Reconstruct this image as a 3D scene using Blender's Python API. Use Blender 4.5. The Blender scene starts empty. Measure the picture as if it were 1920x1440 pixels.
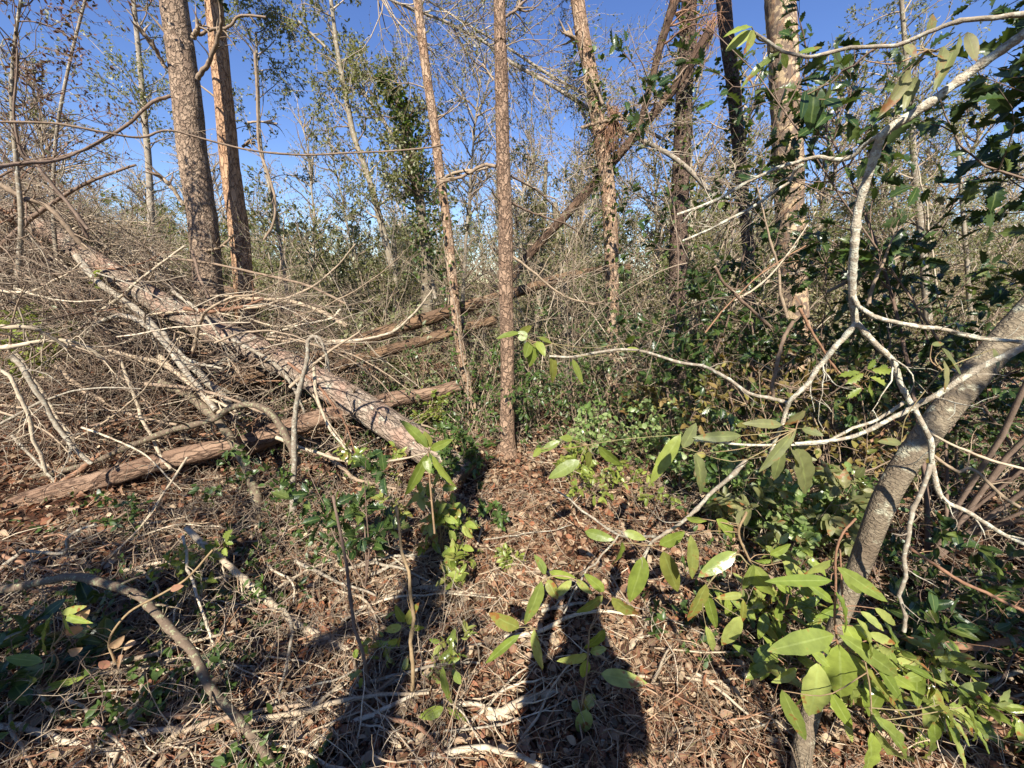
import bpy, math, random
import numpy as np
from mathutils import Vector
rng = np.random.default_rng(7)
random.seed(7)
S = bpy.context.scene
COL = S.collection
R = math.radians

# ------------------------------------------------------------------ camera, world, sun, exposure
CAMZ = 1.6
PITCH = R(14.4)
FPX = 740.0
cam = bpy.data.cameras.new('camera')
cam.sensor_width = 36.0
cam.lens = FPX / 1920 * 36
cam.clip_start = 0.02
cam.clip_end = 3000
camo = bpy.data.objects.new('camera', cam)
COL.objects.link(camo)
camo.location = (0, 0, CAMZ)
camo.rotation_euler = (R(90) - PITCH, 0, 0)
S.camera = camo

SUN_EL = R(41)
SUN_AZ = R(8.0)          # direction the light travels, to the right of +Y
w = bpy.data.worlds.new('World')
S.world = w
w.use_nodes = True
nt = w.node_tree
bg = nt.nodes['Background']
sky = nt.nodes.new('ShaderNodeTexSky')
sky.sky_type = 'NISHITA'
sky.sun_disc = False
sky.sun_elevation = SUN_EL
sky.sun_rotation = math.pi + SUN_AZ
sky.air_density = 1.0
sky.dust_density = 0.0
sky.ozone_density = 3.0
hs = nt.nodes.new('ShaderNodeHueSaturation')
hs.inputs['Saturation'].default_value = 1.16
hs.inputs['Hue'].default_value = 0.516
hs.inputs['Value'].default_value = 1.2
nt.links.new(sky.outputs[0], hs.inputs['Color'])
nt.links.new(hs.outputs[0], bg.inputs[0])
bg.inputs[1].default_value = 0.07
sl = bpy.data.lights.new('sun', 'SUN')
sl.energy = 5.0
sl.angle = R(0.5)
sl.color = (1.0, 0.94, 0.84)
so = bpy.data.objects.new('sun', sl)
COL.objects.link(so)
SUND = Vector((math.sin(SUN_AZ) * math.cos(SUN_EL), math.cos(SUN_AZ) * math.cos(SUN_EL), -math.sin(SUN_EL)))
so.rotation_euler = SUND.to_track_quat('-Z', 'Y').to_euler()
so.location = (0, -10, 20)
S.view_settings.view_transform = 'Standard'
S.view_settings.look = 'None'
S.view_settings.exposure = 1.15
S.view_settings.gamma = 1.0

# ------------------------------------------------------------------ pixel -> world
CP, SP = math.cos(PITCH), math.sin(PITCH)
def ray(px, py):
    xc = (px - 960) / FPX
    yc = (720 - py) / FPX
    return np.array([xc, CP + yc * SP, -SP + yc * CP])
def at(px, py, Y):
    d = ray(px, py)
    return np.array([0, 0, CAMZ]) + d * (Y / d[1])
def dep(p):                       # camera depth of a world point
    return p[1] * CP - (p[2] - CAMZ) * SP
_g = np.random.default_rng(3).random((64, 64))
def vn(x, y):
    xi = np.floor(x).astype(int); yi = np.floor(y).astype(int)
    fx = x - xi; fy = y - yi
    fx = fx * fx * (3 - 2 * fx); fy = fy * fy * (3 - 2 * fy)
    a = _g[xi % 64, yi % 64]; b = _g[(xi + 1) % 64, yi % 64]
    c = _g[xi % 64, (yi + 1) % 64]; d = _g[(xi + 1) % 64, (yi + 1) % 64]
    return (a * (1 - fx) + b * fx) * (1 - fy) + (c * (1 - fx) + d * fx) * fy - 0.5
def H(x, y):
    x = np.asarray(x, float); y = np.asarray(y, float)
    h = 0.10 * vn(x * 0.9 + 5, y * 0.9) + 0.05 * vn(x * 2.7, y * 2.7 + 9) + 0.02 * vn(x * 9, y * 9) + 0.008 * vn(x * 31, y * 31)
    h = h + 0.75 * np.exp(-((x + 5.2) ** 2 / 7.0 + (y - 5.6) ** 2 / 3.5))
    h = h + 0.12 * np.exp(-((x - 0.6) ** 2 / 0.5 + (y - 2.4) ** 2 / 0.6))
    far = np.clip((np.hypot(x, y) - 20) / 60, 0, 1)
    return h + far * 1.2
def gp(px, py, lift=0.0):
    d = ray(px, py); t = CAMZ / max(-d[2], 0.02)
    for _ in range(12):
        p = d * t
        t = (CAMZ - float(H(p[0], p[1])) - lift) / max(-d[2], 0.02)
    return np.array([0, 0, CAMZ]) + d * t

# ------------------------------------------------------------------ mesh builder
class MB:
    def __init__(s):
        s.v = []; s.f = []; s.u = []; s.n = 0
    def add(s, v, f, uv=None):
        v = np.asarray(v, np.float32).reshape(-1, 3); f = np.asarray(f, np.int64)
        if len(f) == 0: return
        s.v.append(v); s.f.append(f + s.n); s.n += len(v)
        s.u.append(np.zeros((f.size, 2), np.float32) if uv is None else np.asarray(uv, np.float32).reshape(-1, 2))
    def build(s, name, mat, parent=None, origin=None, smooth=True):
        me = bpy.data.meshes.new(name)
        v = np.concatenate(s.v) if s.v else np.zeros((0, 3), np.float32)
        if origin is None:
            origin = v[0].copy() if (parent is None and len(v)) else np.zeros(3)
        if parent is not None:
            origin = np.array(parent['_o'])
        v = v - np.asarray(origin, np.float32)
        starts = []; tot = 0; loops = []
        for f in s.f:
            k = f.shape[1]
            starts.append(tot + np.arange(len(f)) * k); tot += f.size; loops.append(f.ravel())
        me.vertices.add(len(v)); me.vertices.foreach_set('co', v.ravel())
        if tot:
            me.loops.add(tot); me.loops.foreach_set('vertex_index', np.concatenate(loops).astype(np.int32))
            st = np.concatenate(starts).astype(np.int32)
            me.polygons.add(len(st)); me.polygons.foreach_set('loop_start', st)
            me.update(calc_edges=True)
            if smooth: me.polygons.foreach_set('use_smooth', np.ones(len(st), bool))
            uv = me.uv_layers.new(name='UVMap')
            uv.data.foreach_set('uv', np.concatenate(s.u).ravel())
        me.materials.append(mat)
        o = bpy.data.objects.new(name, me)
        COL.objects.link(o)
        if parent is not None: o.parent = parent
        else: o.location = [float(q) for q in origin]
        return o
def tag(o, label=None, cat=None, group=None, kind=None):
    if label: o['label'] = label
    if cat: o['category'] = cat
    if group: o['group'] = group
    if kind: o['kind'] = kind
    return o
def thing(name, base, label, cat, group=None):
    o = bpy.data.objects.new(name, None)
    COL.objects.link(o)
    o.empty_display_size = 0.1
    o.location = [float(q) for q in base]
    o['_o'] = [float(q) for q in base]
    return tag(o, label, cat, group)

def nrm(a): return a / np.maximum(np.linalg.norm(a, axis=-1, keepdims=True), 1e-9)
def tubes(mb, P, Rd, sides=5, cap=False, rough=0.0, roughfreq=8.0):
    P = np.asarray(P, float); Rd = np.asarray(Rd, float)
    if P.ndim == 2: P = P[None]; Rd = Rd[None]
    N, K, _ = P.shape
    if N == 0: return
    T = nrm(np.gradient(P, axis=1))
    ch = nrm(P[:, -1] - P[:, 0])
    ref = np.where(np.abs(ch[:, 1:2]) < 0.85, np.array([[0, 1.0, 0]]), np.array([[1.0, 0, 0]]))
    U = ref[:, None, :] - T * np.sum(ref[:, None, :] * T, -1, keepdims=True)
    U = nrm(U); V = np.cross(T, U)
    a = np.arange(sides) / sides * 2 * np.pi
    rr = np.repeat(Rd[:, :, None], sides, 2)
    if rough > 0:
        L = np.concatenate([np.zeros((N, 1)), np.cumsum(np.linalg.norm(np.diff(P, axis=1), axis=-1), 1)], 1)
        ca = np.cos(a)[None, None, :]; sa = np.sin(a)[None, None, :]
        q = 1 + rough * (2.0 * vn(L[:, :, None] * roughfreq * 0.25 + ca * 1.3 + 11, sa * 1.3 + L[:, :, None] * 0.7 + 20)
             + 1.2 * vn(L[:, :, None] * roughfreq + ca * 4 + 31, sa * 4 + L[:, :, None] * roughfreq * .6 + 40)
             + 0.8 * vn(L[:, :, None] * roughfreq * 3 + ca * 9 + 31, sa * 9 + L[:, :, None] * roughfreq * 2 + 7))
        rr = rr * q
    X = P[:, :, None, :] + rr[..., None] * (np.cos(a)[None, None, :, None] * U[:, :, None, :] + np.sin(a)[None, None, :, None] * V[:, :, None, :])
    idx = np.arange(N * K * sides).reshape(N, K, sides)
    A = idx[:, :-1, :]; B = idx[:, 1:, :]
    f = np.stack([A, B, np.roll(B, -1, 2), np.roll(A, -1, 2)], -1).reshape(-1, 4)
    L = np.concatenate([np.zeros((N, 1)), np.cumsum(np.linalg.norm(np.diff(P, axis=1), axis=-1), 1)], 1)
    circ = Rd.mean(1) * 2 * np.pi
    u0 = (np.arange(sides) / sides)[None, None, :] * circ[:, None, None] * np.ones((N, K - 1, 1))
    u1 = ((np.arange(sides) + 1) / sides)[None, None, :] * circ[:, None, None] * np.ones((N, K - 1, 1))
    v0 = L[:, :-1, None] * np.ones((1, 1, sides)); v1 = L[:, 1:, None] * np.ones((1, 1, sides))
    off = (np.arange(N) * 0.37)[:, None, None]
    uv = np.stack([u0, v0 + off, u0, v1 + off, u1, v1 + off, u1, v0 + off], -1)
    mb.add(X.reshape(-1, 3), f, uv.reshape(-1, 2))
    if cap:
        for n in range(N):
            for k, s in ((0, 1), (K - 1, -1)):
                if Rd[n, k] > 0.004:
                    c = P[n, k] - s * T[n, k] * Rd[n, k] * rng.uniform(-.05, .35)
                    ring = X[n, k]
                    v = np.vstack([ring, c])
                    i = np.arange(sides); j = (i + 1) % sides
                    ff = np.stack([i, j, np.full(sides, sides)], -1)
                    if s < 0: ff = ff[:, ::-1]
                    uvc = np.stack([np.cos(a) * 0.05, np.sin(a) * 0.05], -1)
                    uvf = np.concatenate([uvc, [[0, 0]]])[ff.ravel()]
                    mb.add(v, ff, uvf)
def catmull(P, n):
    P = np.asarray(P, float)
    if len(P) == 2: 
        t = np.linspace(0, 1, n)[:, None]; return P[0] * (1 - t) + P[1] * t
    Q = np.vstack([2 * P[0] - P[1], P, 2 * P[-1] - P[-2]])
    seg = len(P) - 1
    t = np.linspace(0, seg, n); i = np.minimum(t.astype(int), seg - 1); u = (t - i)[:, None]
    a, b, c, d = Q[i], Q[i + 1], Q[i + 2], Q[i + 3]
    return 0.5 * (2 * b + (c - a) * u + (2 * a - 5 * b + 4 * c - d) * u * u + (3 * b - 3 * c + d - a) * u ** 3)
def pxpath(pts, Y0, Y1, w0, w1, n=None, jit=0.0, ground=False):
    m = len(pts)
    if ground: C = [gp(x, y, 0.02 + 0.04 * random.random()) for x, y in pts]
    else: C = [at(p[0], p[1], (p[2] if len(p) > 2 else Y0 + (Y1 - Y0) * i / (m - 1))) for i, p in enumerate(pts)]
    C = np.array(C)
    n = n or max(6, m * 4)
    P = catmull(C, n)
    W = np.interp(np.linspace(0, 1, n), [0, 1], [w0, w1])
    r = np.array([max(0.0006, W[i] / 2 / FPX * max(dep(P[i]), 0.3)) for i in range(n)])
    jit = jit * min(1, 16 / n)
    if jit:
        jj = rng.normal(size=(n, 3)) * jit; jj[0] = 0
        P = P + jj * r[:, None]
    return P, r
def grow(start, d, L, K=6, wander=0.18, bias=(0, 0, 0)):
    start = np.asarray(start, float); N = len(start)
    P = np.zeros((N, K, 3)); P[:, 0] = start; d = nrm(np.asarray(d, float).copy())
    L = np.broadcast_to(np.asarray(L, float), (N,))
    b = np.asarray(bias, float)
    for k in range(1, K):
        d = nrm(d + rng.normal(size=(N, 3)) * wander + b)
        P[:, k] = P[:, k - 1] + d * (L / (K - 1))[:, None]
    return P
def kids(P, m, L, ang=(0.5, 1.1), K=5, t=(0.2, 1.0), wander=0.2, bias=(0, 0, 0), taper=0.5):
    N, KK, _ = P.shape
    tt = rng.uniform(t[0], t[1], (N, m)) * (KK - 1)
    i = np.minimum(tt.astype(int), KK - 2); u = (tt - i)[..., None]
    n = np.arange(N)[:, None]
    s = P[n, i] * (1 - u) + P[n, i + 1] * u
    T = nrm(P[n, i + 1] - P[n, i])
    q = rng.normal(size=T.shape); q = nrm(q - T * np.sum(q * T, -1, keepdims=True))
    a = rng.uniform(ang[0], ang[1], (N, m))[..., None]
    d = T * np.cos(a) + q * np.sin(a)
    LL = L * (1 - taper * tt / (KK - 1)) * rng.uniform(0.6, 1.3, (N, m))
    return grow(s.reshape(-1, 3), d.reshape(-1, 3), LL.ravel(), K, wander, bias)
def taper(P, r0, r1):
    N, K, _ = P.shape
    r0 = np.broadcast_to(np.asarray(r0, float), (N,))
    return r0[:, None] + (r1 - r0[:, None]) * np.linspace(0, 1, K)[None, :]

def limbs(t, name, mat, levels):
    # levels: list of (paths, radii, sides); each path of a level grows from path j // m of the one before; one mesh per limb
    n0 = len(levels[0][0])
    for i in range(n0):
        mb = MB()
        for P, Rr, sd in levels:
            m = len(P) // n0
            tubes(mb, P[i * m:(i + 1) * m], Rr[i * m:(i + 1) * m], sd)
        mb.build(name, M[mat], t)
def project(P):
    x = P[..., 0]; y = P[..., 1]; z = P[..., 2] - CAMZ
    t = np.maximum(y * CP - z * SP, .05)
    return 960 + FPX * x / t, 720 - FPX * (y * SP + z * CP) / t, t
GUARD = []
def covers(P):
    # which paths run close in front of the trunks that stand clear in the place
    px, py, t = project(P); bad = np.zeros(len(P), bool)
    for G, gr, m in GUARD:
        gx, gy, gt = project(G[::3]); w = gr[::3] / gt * FPX + m
        for a, b, c, ww in zip(gx, gy, gt, w):
            bad |= (((px - a) ** 2 + (py - b) ** 2 < ww ** 2) & (t < c)).any(1)
    return bad

# leaf templates: (verts, quads, uv)
def tmpl(kind):
    if kind == 'tiny':
        v = np.array([[0, 0, 0], [.5, .24, .05], [1, 0, -.08], [.5, -.24, .05]], float)
        return v, np.array([[0, 3, 2, 1]]), np.array([[0, 0], [.5, 1], [1, 0], [.5, -1]], float)
    if kind == 'small':
        xs = np.array([0, .3, .7, 1.]); ws = np.array([.04, .24, .22, .02]); c = 2
    elif kind == 'round':
        xs = np.array([0, .12, .35, .6, .85, 1.]); ws = np.array([.04, .26, .40, .39, .24, .04]); c = 4
    elif kind == 'lance':
        xs = np.linspace(0, 1, 11); ws = .185 * np.sin(np.pi * xs ** .85) ** .8 + .008; ws[-1] = .006; c = 4
        ws = ws * (1 + .05 * np.cos(np.arange(11) * 2.2))
    elif kind == 'oval':
        xs = np.linspace(0, 1, 9); ws = .23 * np.sin(np.pi * xs ** .8) ** .75 + .008; ws[-1] = .006; c = 4
    elif kind == 'holly':
        xs = np.array([0, .1, .2, .3, .4, .5, .6, .7, .8, .9, 1.]); ws = np.array([.02, .08, .22, .15, .30, .18, .31, .17, .22, .08, .01]); c = 2
    elif kind == 'dead':
        xs = np.linspace(0, 1, 6); ws = .24 * np.sin(np.pi * xs ** .9) ** .8 + .01; c = 2
    n = len(xs)
    ys = np.linspace(-1, 1, c + 1)
    fold = {'dead': .55, 'holly': .35, 'lance': .22, 'oval': .22, 'round': .15, 'small': .2}[kind]
    dr = {'dead': .35, 'holly': .18, 'lance': .28, 'oval': .22, 'round': .1, 'small': .15}[kind]
    v = []; uv = []
    for i in range(n):
        for y in ys:
            z = abs(y) * ws[i] * fold - dr * xs[i] ** 2 + (.02 * math.sin(i * 2.1 + y * 3) if kind in ('lance', 'oval') else 0)
            if kind == 'dead': z += .06 * math.sin(5 * xs[i] + 3 * y)
            sh = .06 * abs(y) if kind == 'holly' and i % 2 == 0 else 0
            v.append((xs[i] + sh, y * ws[i], z)); uv.append((xs[i], y))
    f = []
    m = c + 1
    for i in range(n - 1):
        for j in range(c): f.append((i * m + j, (i + 1) * m + j, (i + 1) * m + j + 1, i * m + j + 1))
    return np.array(v), np.array(f), np.array(uv)
TM = {k: tmpl(k) for k in ('tiny', 'small', 'round', 'lance', 'oval', 'holly', 'dead')}
def leaves(mb, kind, pos, d, up, size, width=1.0, curl=(.3, 2.2)):
    v, f, uv = TM[kind]
    pos = np.asarray(pos, float); N = len(pos)
    if N == 0: return
    d = nrm(np.asarray(d, float)); up = np.asarray(up, float)
    y = nrm(np.cross(up, d)); z = np.cross(d, y)
    size = np.broadcast_to(np.asarray(size, float), (N,))[:, None, None]
    wd = np.broadcast_to(np.asarray(width, float), (N,))[:, None, None]
    cur = rng.uniform(curl[0], curl[1], (N, 1, 1))
    X = pos[:, None, :] + size * (v[None, :, 0:1] * d[:, None, :] + wd * v[None, :, 1:2] * y[:, None, :] + cur * v[None, :, 2:3] * z[:, None, :])
    V = len(v)
    F = (f[None] + (np.arange(N) * V)[:, None, None]).reshape(-1, 4)
    mb.add(X.reshape(-1, 3), F, np.tile(uv[f.ravel()], (N, 1)))
def sample(P, m, t=(0.15, 1.0)):
    N, K, _ = P.shape
    tt = rng.uniform(t[0], t[1], (N, m)) * (K - 1)
    i = np.minimum(tt.astype(int), K - 2); u = (tt - i)[..., None]; n = np.arange(N)[:, None]
    return (P[n, i] * (1 - u) + P[n, i + 1] * u).reshape(-1, 3), nrm(P[n, i + 1] - P[n, i]).reshape(-1, 3)
def leafon(mb, kind, P, m, size, t=(0.15, 1.0), spread=0.9, droop=0.2, width=1.0):
    p, T = sample(P, m, t)
    d = T + rng.normal(size=T.shape) * spread + np.array([0, 0, -droop])
    up = rng.normal(size=T.shape) * 0.6 + np.array([0, -0.25, 1.0])
    leaves(mb, kind, p, d, up, size * rng.uniform(.55, 1.25, len(p)), width)

# ------------------------------------------------------------------ materials
def mat_new(name):
    m = bpy.data.materials.new(name); m.use_nodes = True
    t = m.node_tree; b = t.nodes['Principled BSDF']; o = t.nodes['Material Output']
    def N(k, **kw):
        n = t.nodes.new('ShaderNode' + k)
        for a, v in kw.items():
            if a in n.inputs.keys(): n.inputs[a].default_value = v
            else: setattr(n, a, v)
        return n
    return m, t, b, o, N, t.links.new
def ramp(N, stops, interp='LINEAR'):
    r = N('ValToRGB'); cr = r.color_ramp; cr.interpolation = interp
    while len(cr.elements) > 1: cr.elements.remove(cr.elements[-1])
    for i, (p, c) in enumerate(stops):
        e = cr.elements[0] if i == 0 else cr.elements.new(p)
        e.position = p; e.color = (*c, 1)
    return r
def mix(N, L, fac, a, b, blend='MIX'):
    m = N('Mix', data_type='RGBA', blend_type=blend)
    for s, i in ((fac, 0), (a, 6), (b, 7)):
        if isinstance(s, (int, float)): m.inputs[i].default_value = s
        elif isinstance(s, tuple): m.inputs[i].default_value = (*s, 1)
        else: L(s, m.inputs[i])
    return m.outputs[2]
def bark(name, c1, c2, crack, scale=22, stretch=.45, lichen=None, lich=.62, bump=.9, crackw=.10, red=None):
    m, t, b, o, N, L = mat_new(name)
    uv = N('UVMap'); mp = N('Mapping'); mp.inputs['Scale'].default_value = (1, stretch, 1)
    L(uv.outputs[0], mp.inputs[0])
    nz = N('TexNoise', Scale=scale * 1.2, Detail=4.0); L(mp.outputs[0], nz.inputs['Vector'])
    dv = N('VectorMath', operation='SCALE'); dv.inputs['Scale'].default_value = 1.7 / scale
    sb = N('VectorMath', operation='SUBTRACT'); sb.inputs[1].default_value = (.5, .5, .5)
    L(nz.outputs['Color'], sb.inputs[0]); L(sb.outputs[0], dv.inputs[0])
    ad = N('VectorMath', operation='ADD'); L(mp.outputs[0], ad.inputs[0]); L(dv.outputs[0], ad.inputs[1])
    vo = N('TexVoronoi', feature='DISTANCE_TO_EDGE', Scale=float(scale)); L(ad.outputs[0], vo.inputs['Vector'])
    vc = N('TexVoronoi', feature='F1', Scale=float(scale)); L(ad.outputs[0], vc.inputs['Vector'])
    fine = N('TexNoise', Scale=140.0, Detail=6.0, Roughness=.7); L(uv.outputs[0], fine.inputs['Vector'])
    big = N('TexNoise', Scale=3.2, Detail=3.0); L(uv.outputs[0], big.inputs['Vector'])
    sx = N('SeparateColor'); L(vc.outputs['Color'], sx.inputs[0])
    base = mix(N, L, sx.outputs[0], c1, c2)
    f2 = ramp(N, [(.3, (.55, .55, .55)), (.7, (1.25, 1.25, 1.25))]); L(fine.outputs[0], f2.inputs[0])
    base = mix(N, L, .8, base, f2.outputs[0], 'MULTIPLY')
    if red:
        rr = ramp(N, [(.45, (0, 0, 0)), (.62, (1, 1, 1))]); L(big.outputs[0], rr.inputs[0])
        base = mix(N, L, rr.outputs[0], base, red)
    if lichen:
        ln = N('TexNoise', Scale=11.0, Detail=6.0, Roughness=.65); L(uv.outputs[0], ln.inputs['Vector'])
        lr = ramp(N, [(lich, (0, 0, 0)), (lich + .06, (1, 1, 1))]); L(ln.outputs[0], lr.inputs[0])
        base = mix(N, L, lr.outputs[0], base, lichen)
    cr = ramp(N, [(0.0, (1, 1, 1)), (crackw, (0, 0, 0))]); L(vo.outputs['Distance'], cr.inputs[0])
    cm = N('Math', operation='MULTIPLY'); L(cr.outputs[0], cm.inputs[0]); cm.inputs[1].default_value = .8
    base = mix(N, L, cm.outputs[0], base, crack)
    L(base, b.inputs['Base Color']); b.inputs['Roughness'].default_value = .92
    b.inputs['Specular IOR Level'].default_value = .15
    hs = N('Math', operation='MINIMUM'); L(vo.outputs['Distance'], hs.inputs[0]); hs.inputs[1].default_value = .22
    ha = N('Math', operation='MULTIPLY_ADD'); L(sx.outputs[1], ha.inputs[0]); ha.inputs[1].default_value = .10; L(hs.outputs[0], ha.inputs[2])
    hb = N('Math', operation='MULTIPLY_ADD'); L(fine.outputs[0], hb.inputs[0]); hb.inputs[1].default_value = .18; L(ha.outputs[0], hb.inputs[2])
    bp = N('Bump'); bp.inputs['Strength'].default_value = bump; bp.inputs['Distance'].default_value = .05
    L(hb.outputs[0], bp.inputs['Height']); L(bp.outputs[0], b.inputs['Normal'])
    return m
def stickmat(name, cols, lichen=None, lich=.6, scale=18, bump=.4):
    m, t, b, o, N, L = mat_new(name)
    g = N('NewGeometry'); oi = N('ObjectInfo'); tc = N('TexCoord')
    a = N('Math', operation='ADD'); L(g.outputs['Random Per Island'], a.inputs[0]); L(oi.outputs['Random'], a.inputs[1])
    fr = N('Math', operation='FRACT'); L(a.outputs[0], fr.inputs[0])
    n = len(cols); r = ramp(N, [(i / max(1, n - 1), c) for i, c in enumerate(cols)]); L(fr.outputs[0], r.inputs[0])
    nz = N('TexNoise', Scale=float(scale), Detail=5.0, Roughness=.7); L(tc.outputs['Object'], nz.inputs['Vector'])
    f2 = ramp(N, [(.3, (.5, .48, .45)), (.72, (1.3, 1.3, 1.3))]); L(nz.outputs[0], f2.inputs[0])
    base = mix(N, L, .85, r.outputs[0], f2.outputs[0], 'MULTIPLY')
    if lichen:
        ln = N('TexNoise', Scale=scale * 1.7, Detail=4.0); ln.inputs['Roughness'].default_value = .7
        L(tc.outputs['Object'], ln.inputs['Vector'])
        lr = ramp(N, [(lich - .04, (0, 0, 0)), (lich + .04, (1, 1, 1))]); L(ln.outputs[0], lr.inputs[0])
        base = mix(N, L, lr.outputs[0], base, lichen)
    L(base, b.inputs['Base Color']); b.inputs['Roughness'].default_value = .85; b.inputs['Specular IOR Level'].default_value = .2
    n2 = N('TexNoise', Scale=scale * 9.0, Detail=3.0); L(tc.outputs['Object'], n2.inputs['Vector'])
    bp = N('Bump'); bp.inputs['Strength'].default_value = bump; bp.inputs['Distance'].default_value = .004
    L(n2.outputs[0], bp.inputs['Height']); L(bp.outputs[0], b.inputs['Normal'])
    return m
def leafmat(name, cols, trans=.35, rough=.4, vein=0.0, back=None, brown=0.0, spec=.5, tcol=None):
    m, t, b, o, N, L = mat_new(name)
    g = N('NewGeometry'); n = len(cols)
    r = ramp(N, [(i / max(1, n - 1), c) for i, c in enumerate(cols)]); L(g.outputs['Random Per Island'], r.inputs[0])
    base = r.outputs[0]
    uv = N('UVMap'); sp = N('SeparateXYZ'); L(uv.outputs[0], sp.inputs[0])
    if vein:
        av = N('Math', operation='ABSOLUTE'); L(sp.outputs[1], av.inputs[0])
        vr = ramp(N, [(0.0, (1, 1, 1)), (.07, (.6, .6, .6)), (.12, (0, 0, 0))]); L(av.outputs[0], vr.inputs[0])
        s = N('Math', operation='MULTIPLY_ADD'); L(av.outputs[0], s.inputs[0]); s.inputs[1].default_value = -.35; L(sp.outputs[0], s.inputs[2])
        sn = N('Math', operation='MULTIPLY'); L(s.outputs[0], sn.inputs[0]); sn.inputs[1].default_value = 75.0
        si = N('Math', operation='SINE'); L(sn.outputs[0], si.inputs[0])
        sr = ramp(N, [(.6, (0, 0, 0)), (1.0, (.07, .07, .07))]); L(si.outputs[0], sr.inputs[0])
        mx = mix(N, L, 1.0, vr.outputs[0], sr.outputs[0], 'LIGHTEN')
        vm = N('Math', operation='MULTIPLY'); L(mx, vm.inputs[0]); vm.inputs[1].default_value = vein
        base = mix(N, L, vm.outputs[0], base, (.32, .38, .12))
        bp = N('Bump'); bp.inputs['Strength'].default_value = .35; bp.inputs['Distance'].default_value = .003
        tcb = N('TexCoord'); nb_ = N('TexNoise', Scale=70.0, Detail=3.0); L(tcb.outputs['Object'], nb_.inputs['Vector'])
        L(nb_.outputs[0], bp.inputs['Height']); L(bp.outputs[0], b.inputs['Normal'])
    tc = N('TexCoord'); nz = N('TexNoise', Scale=35.0, Detail=4.0); L(tc.outputs['Object'], nz.inputs['Vector'])
    f2 = ramp(N, [(.3, (.7, .7, .7)), (.7, (1.2, 1.2, 1.2))]); L(nz.outputs[0], f2.inputs[0])
    base = mix(N, L, .7, base, f2.outputs[0], 'MULTIPLY')
    if brown:
        q = N('Math', operation='MULTIPLY_ADD'); L(sp.outputs[0], q.inputs[0]); q.inputs[1].default_value = .35; L(nz.outputs[0], q.inputs[2])
        q2 = N('Math', operation='MULTIPLY_ADD'); L(g.outputs['Random Per Island'], q2.inputs[0]); q2.inputs[1].default_value = .22; L(q.outputs[0], q2.inputs[2]); q.inputs[1].default_value = .22
        br = ramp(N, [(.87, (0, 0, 0)), (.97, (1, 1, 1))]); L(q2.outputs[0], br.inputs[0])
        base = mix(N, L, br.outputs[0], base, (.25, .11, .035))
    if back:
        bf = N('Math', operation='MULTIPLY'); L(g.outputs['Backfacing'], bf.inputs[0]); bf.inputs[1].default_value = .75
        base = mix(N, L, bf.outputs[0], base, back)
    L(base, b.inputs['Base Color']); b.inputs['Roughness'].default_value = rough; b.inputs['Specular IOR Level'].default_value = spec
    if trans:
        tr = N('BsdfTranslucent')
        tb = mix(N, L, 1.0, base, tcol or (1.5, 1.5, .5), 'MULTIPLY'); L(tb, tr.inputs[0])
        ms = N('MixShader'); ms.inputs[0].default_value = trans
        L(b.outputs[0], ms.inputs[1]); L(tr.outputs[0], ms.inputs[2]); L(ms.outputs[0], o.inputs[0])
    return m
M = {}
M['pine'] = bark('pine_bark', (.40, .29, .20), (.26, .18, .125), (.035, .024, .018), 24, .55, (.42, .40, .34), .64)
M['pine_red'] = bark('pine_bark_red', (.56, .35, .21), (.42, .25, .145), (.05, .022, .012), 26, .3, (.56, .42, .29), .66)
M['pine_pale'] = bark('pine_bark_pale', (.50, .36, .24), (.34, .21, .13), (.07, .032, .018), 30, .4, (.60, .50, .40), .68)
M['pine_mid'] = bark('pine_bark_slender', (.40, .27, .18), (.25, .16, .105), (.05, .032, .022), 38, .4, (.50, .46, .40), .64)
M['pine_dark'] = bark('pine_bark_dark', (.19, .13, .095), (.12, .08, .06), (.018, .012, .010), 30, .6, (.28, .25, .21), .66)
M['debark'] = bark('peeling_trunk', (.52, .40, .25), (.46, .33, .19), (.28, .16, .09), 8, .2, (.16, .115, .085), .45, .5, .05)
M['log'] = bark('fallen_log_bark', (.42, .33, .25), (.27, .205, .15), (.045, .032, .024), 30, .35, (.44, .42, .32), .58, red=(.34, .22, .16))
M['rot'] = bark('rotten_log_bark', (.24, .15, .085), (.12, .075, .048), (.025, .015, .010), 16, .3, (.22, .21, .10), .66)
M['rot2'] = bark('reddish_log_bark', (.32, .21, .14), (.19, .115, .075), (.04, .022, .015), 18, .25, (.33, .29, .23), .62)
M['grey'] = bark('smooth_grey_bark', (.27, .22, .15), (.19, .15, .10), (.12, .09, .065), 38, 1.6, (.40, .38, .27), .56, .6, .04, red=(.14, .105, .07))
M['thin'] = stickmat('thin_tree_bark', [(.30, .25, .19), (.24, .20, .14)], (.42, .40, .33), .6)
M['dead'] = stickmat('dead_branch_bark', [(.26, .19, .13), (.40, .31, .21), (.18, .12, .085), (.32, .24, .16)], (.40, .38, .31), .68)
M['brushmix'] = stickmat('brush_twigs', [(.10, .07, .05), (.26, .19, .13), (.13, .09, .065), (.40, .33, .24), (.08, .055, .04), (.18, .13, .09)], None, .6, 12, .2)
M['deadpale'] = stickmat('bleached_stick', [(.50, .42, .30), (.40, .32, .22), (.56, .48, .35)], (.24, .17, .12), .60)
M['dark'] = stickmat('dark_twig', [(.15, .10, .075), (.21, .15, .11)], (.34, .33, .28), .7)
M['lich'] = stickmat('lichen_branch', [(.30, .25, .185), (.25, .205, .155)], (.38, .36, .28), .56, 34)
M['moss'] = stickmat('mossy_branch', [(.18, .135, .09), (.14, .10, .07)], (.26, .26, .15), .58, 34)
M['brown'] = stickmat('brown_branch', [(.30, .17, .10), (.24, .13, .08)], (.36, .30, .22), .66)
M['snag'] = bark('dark_snag_bark', (.15, .095, .06), (.09, .055, .038), (.02, .013, .010), 16, .3, (.24, .21, .17), .66)
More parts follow.
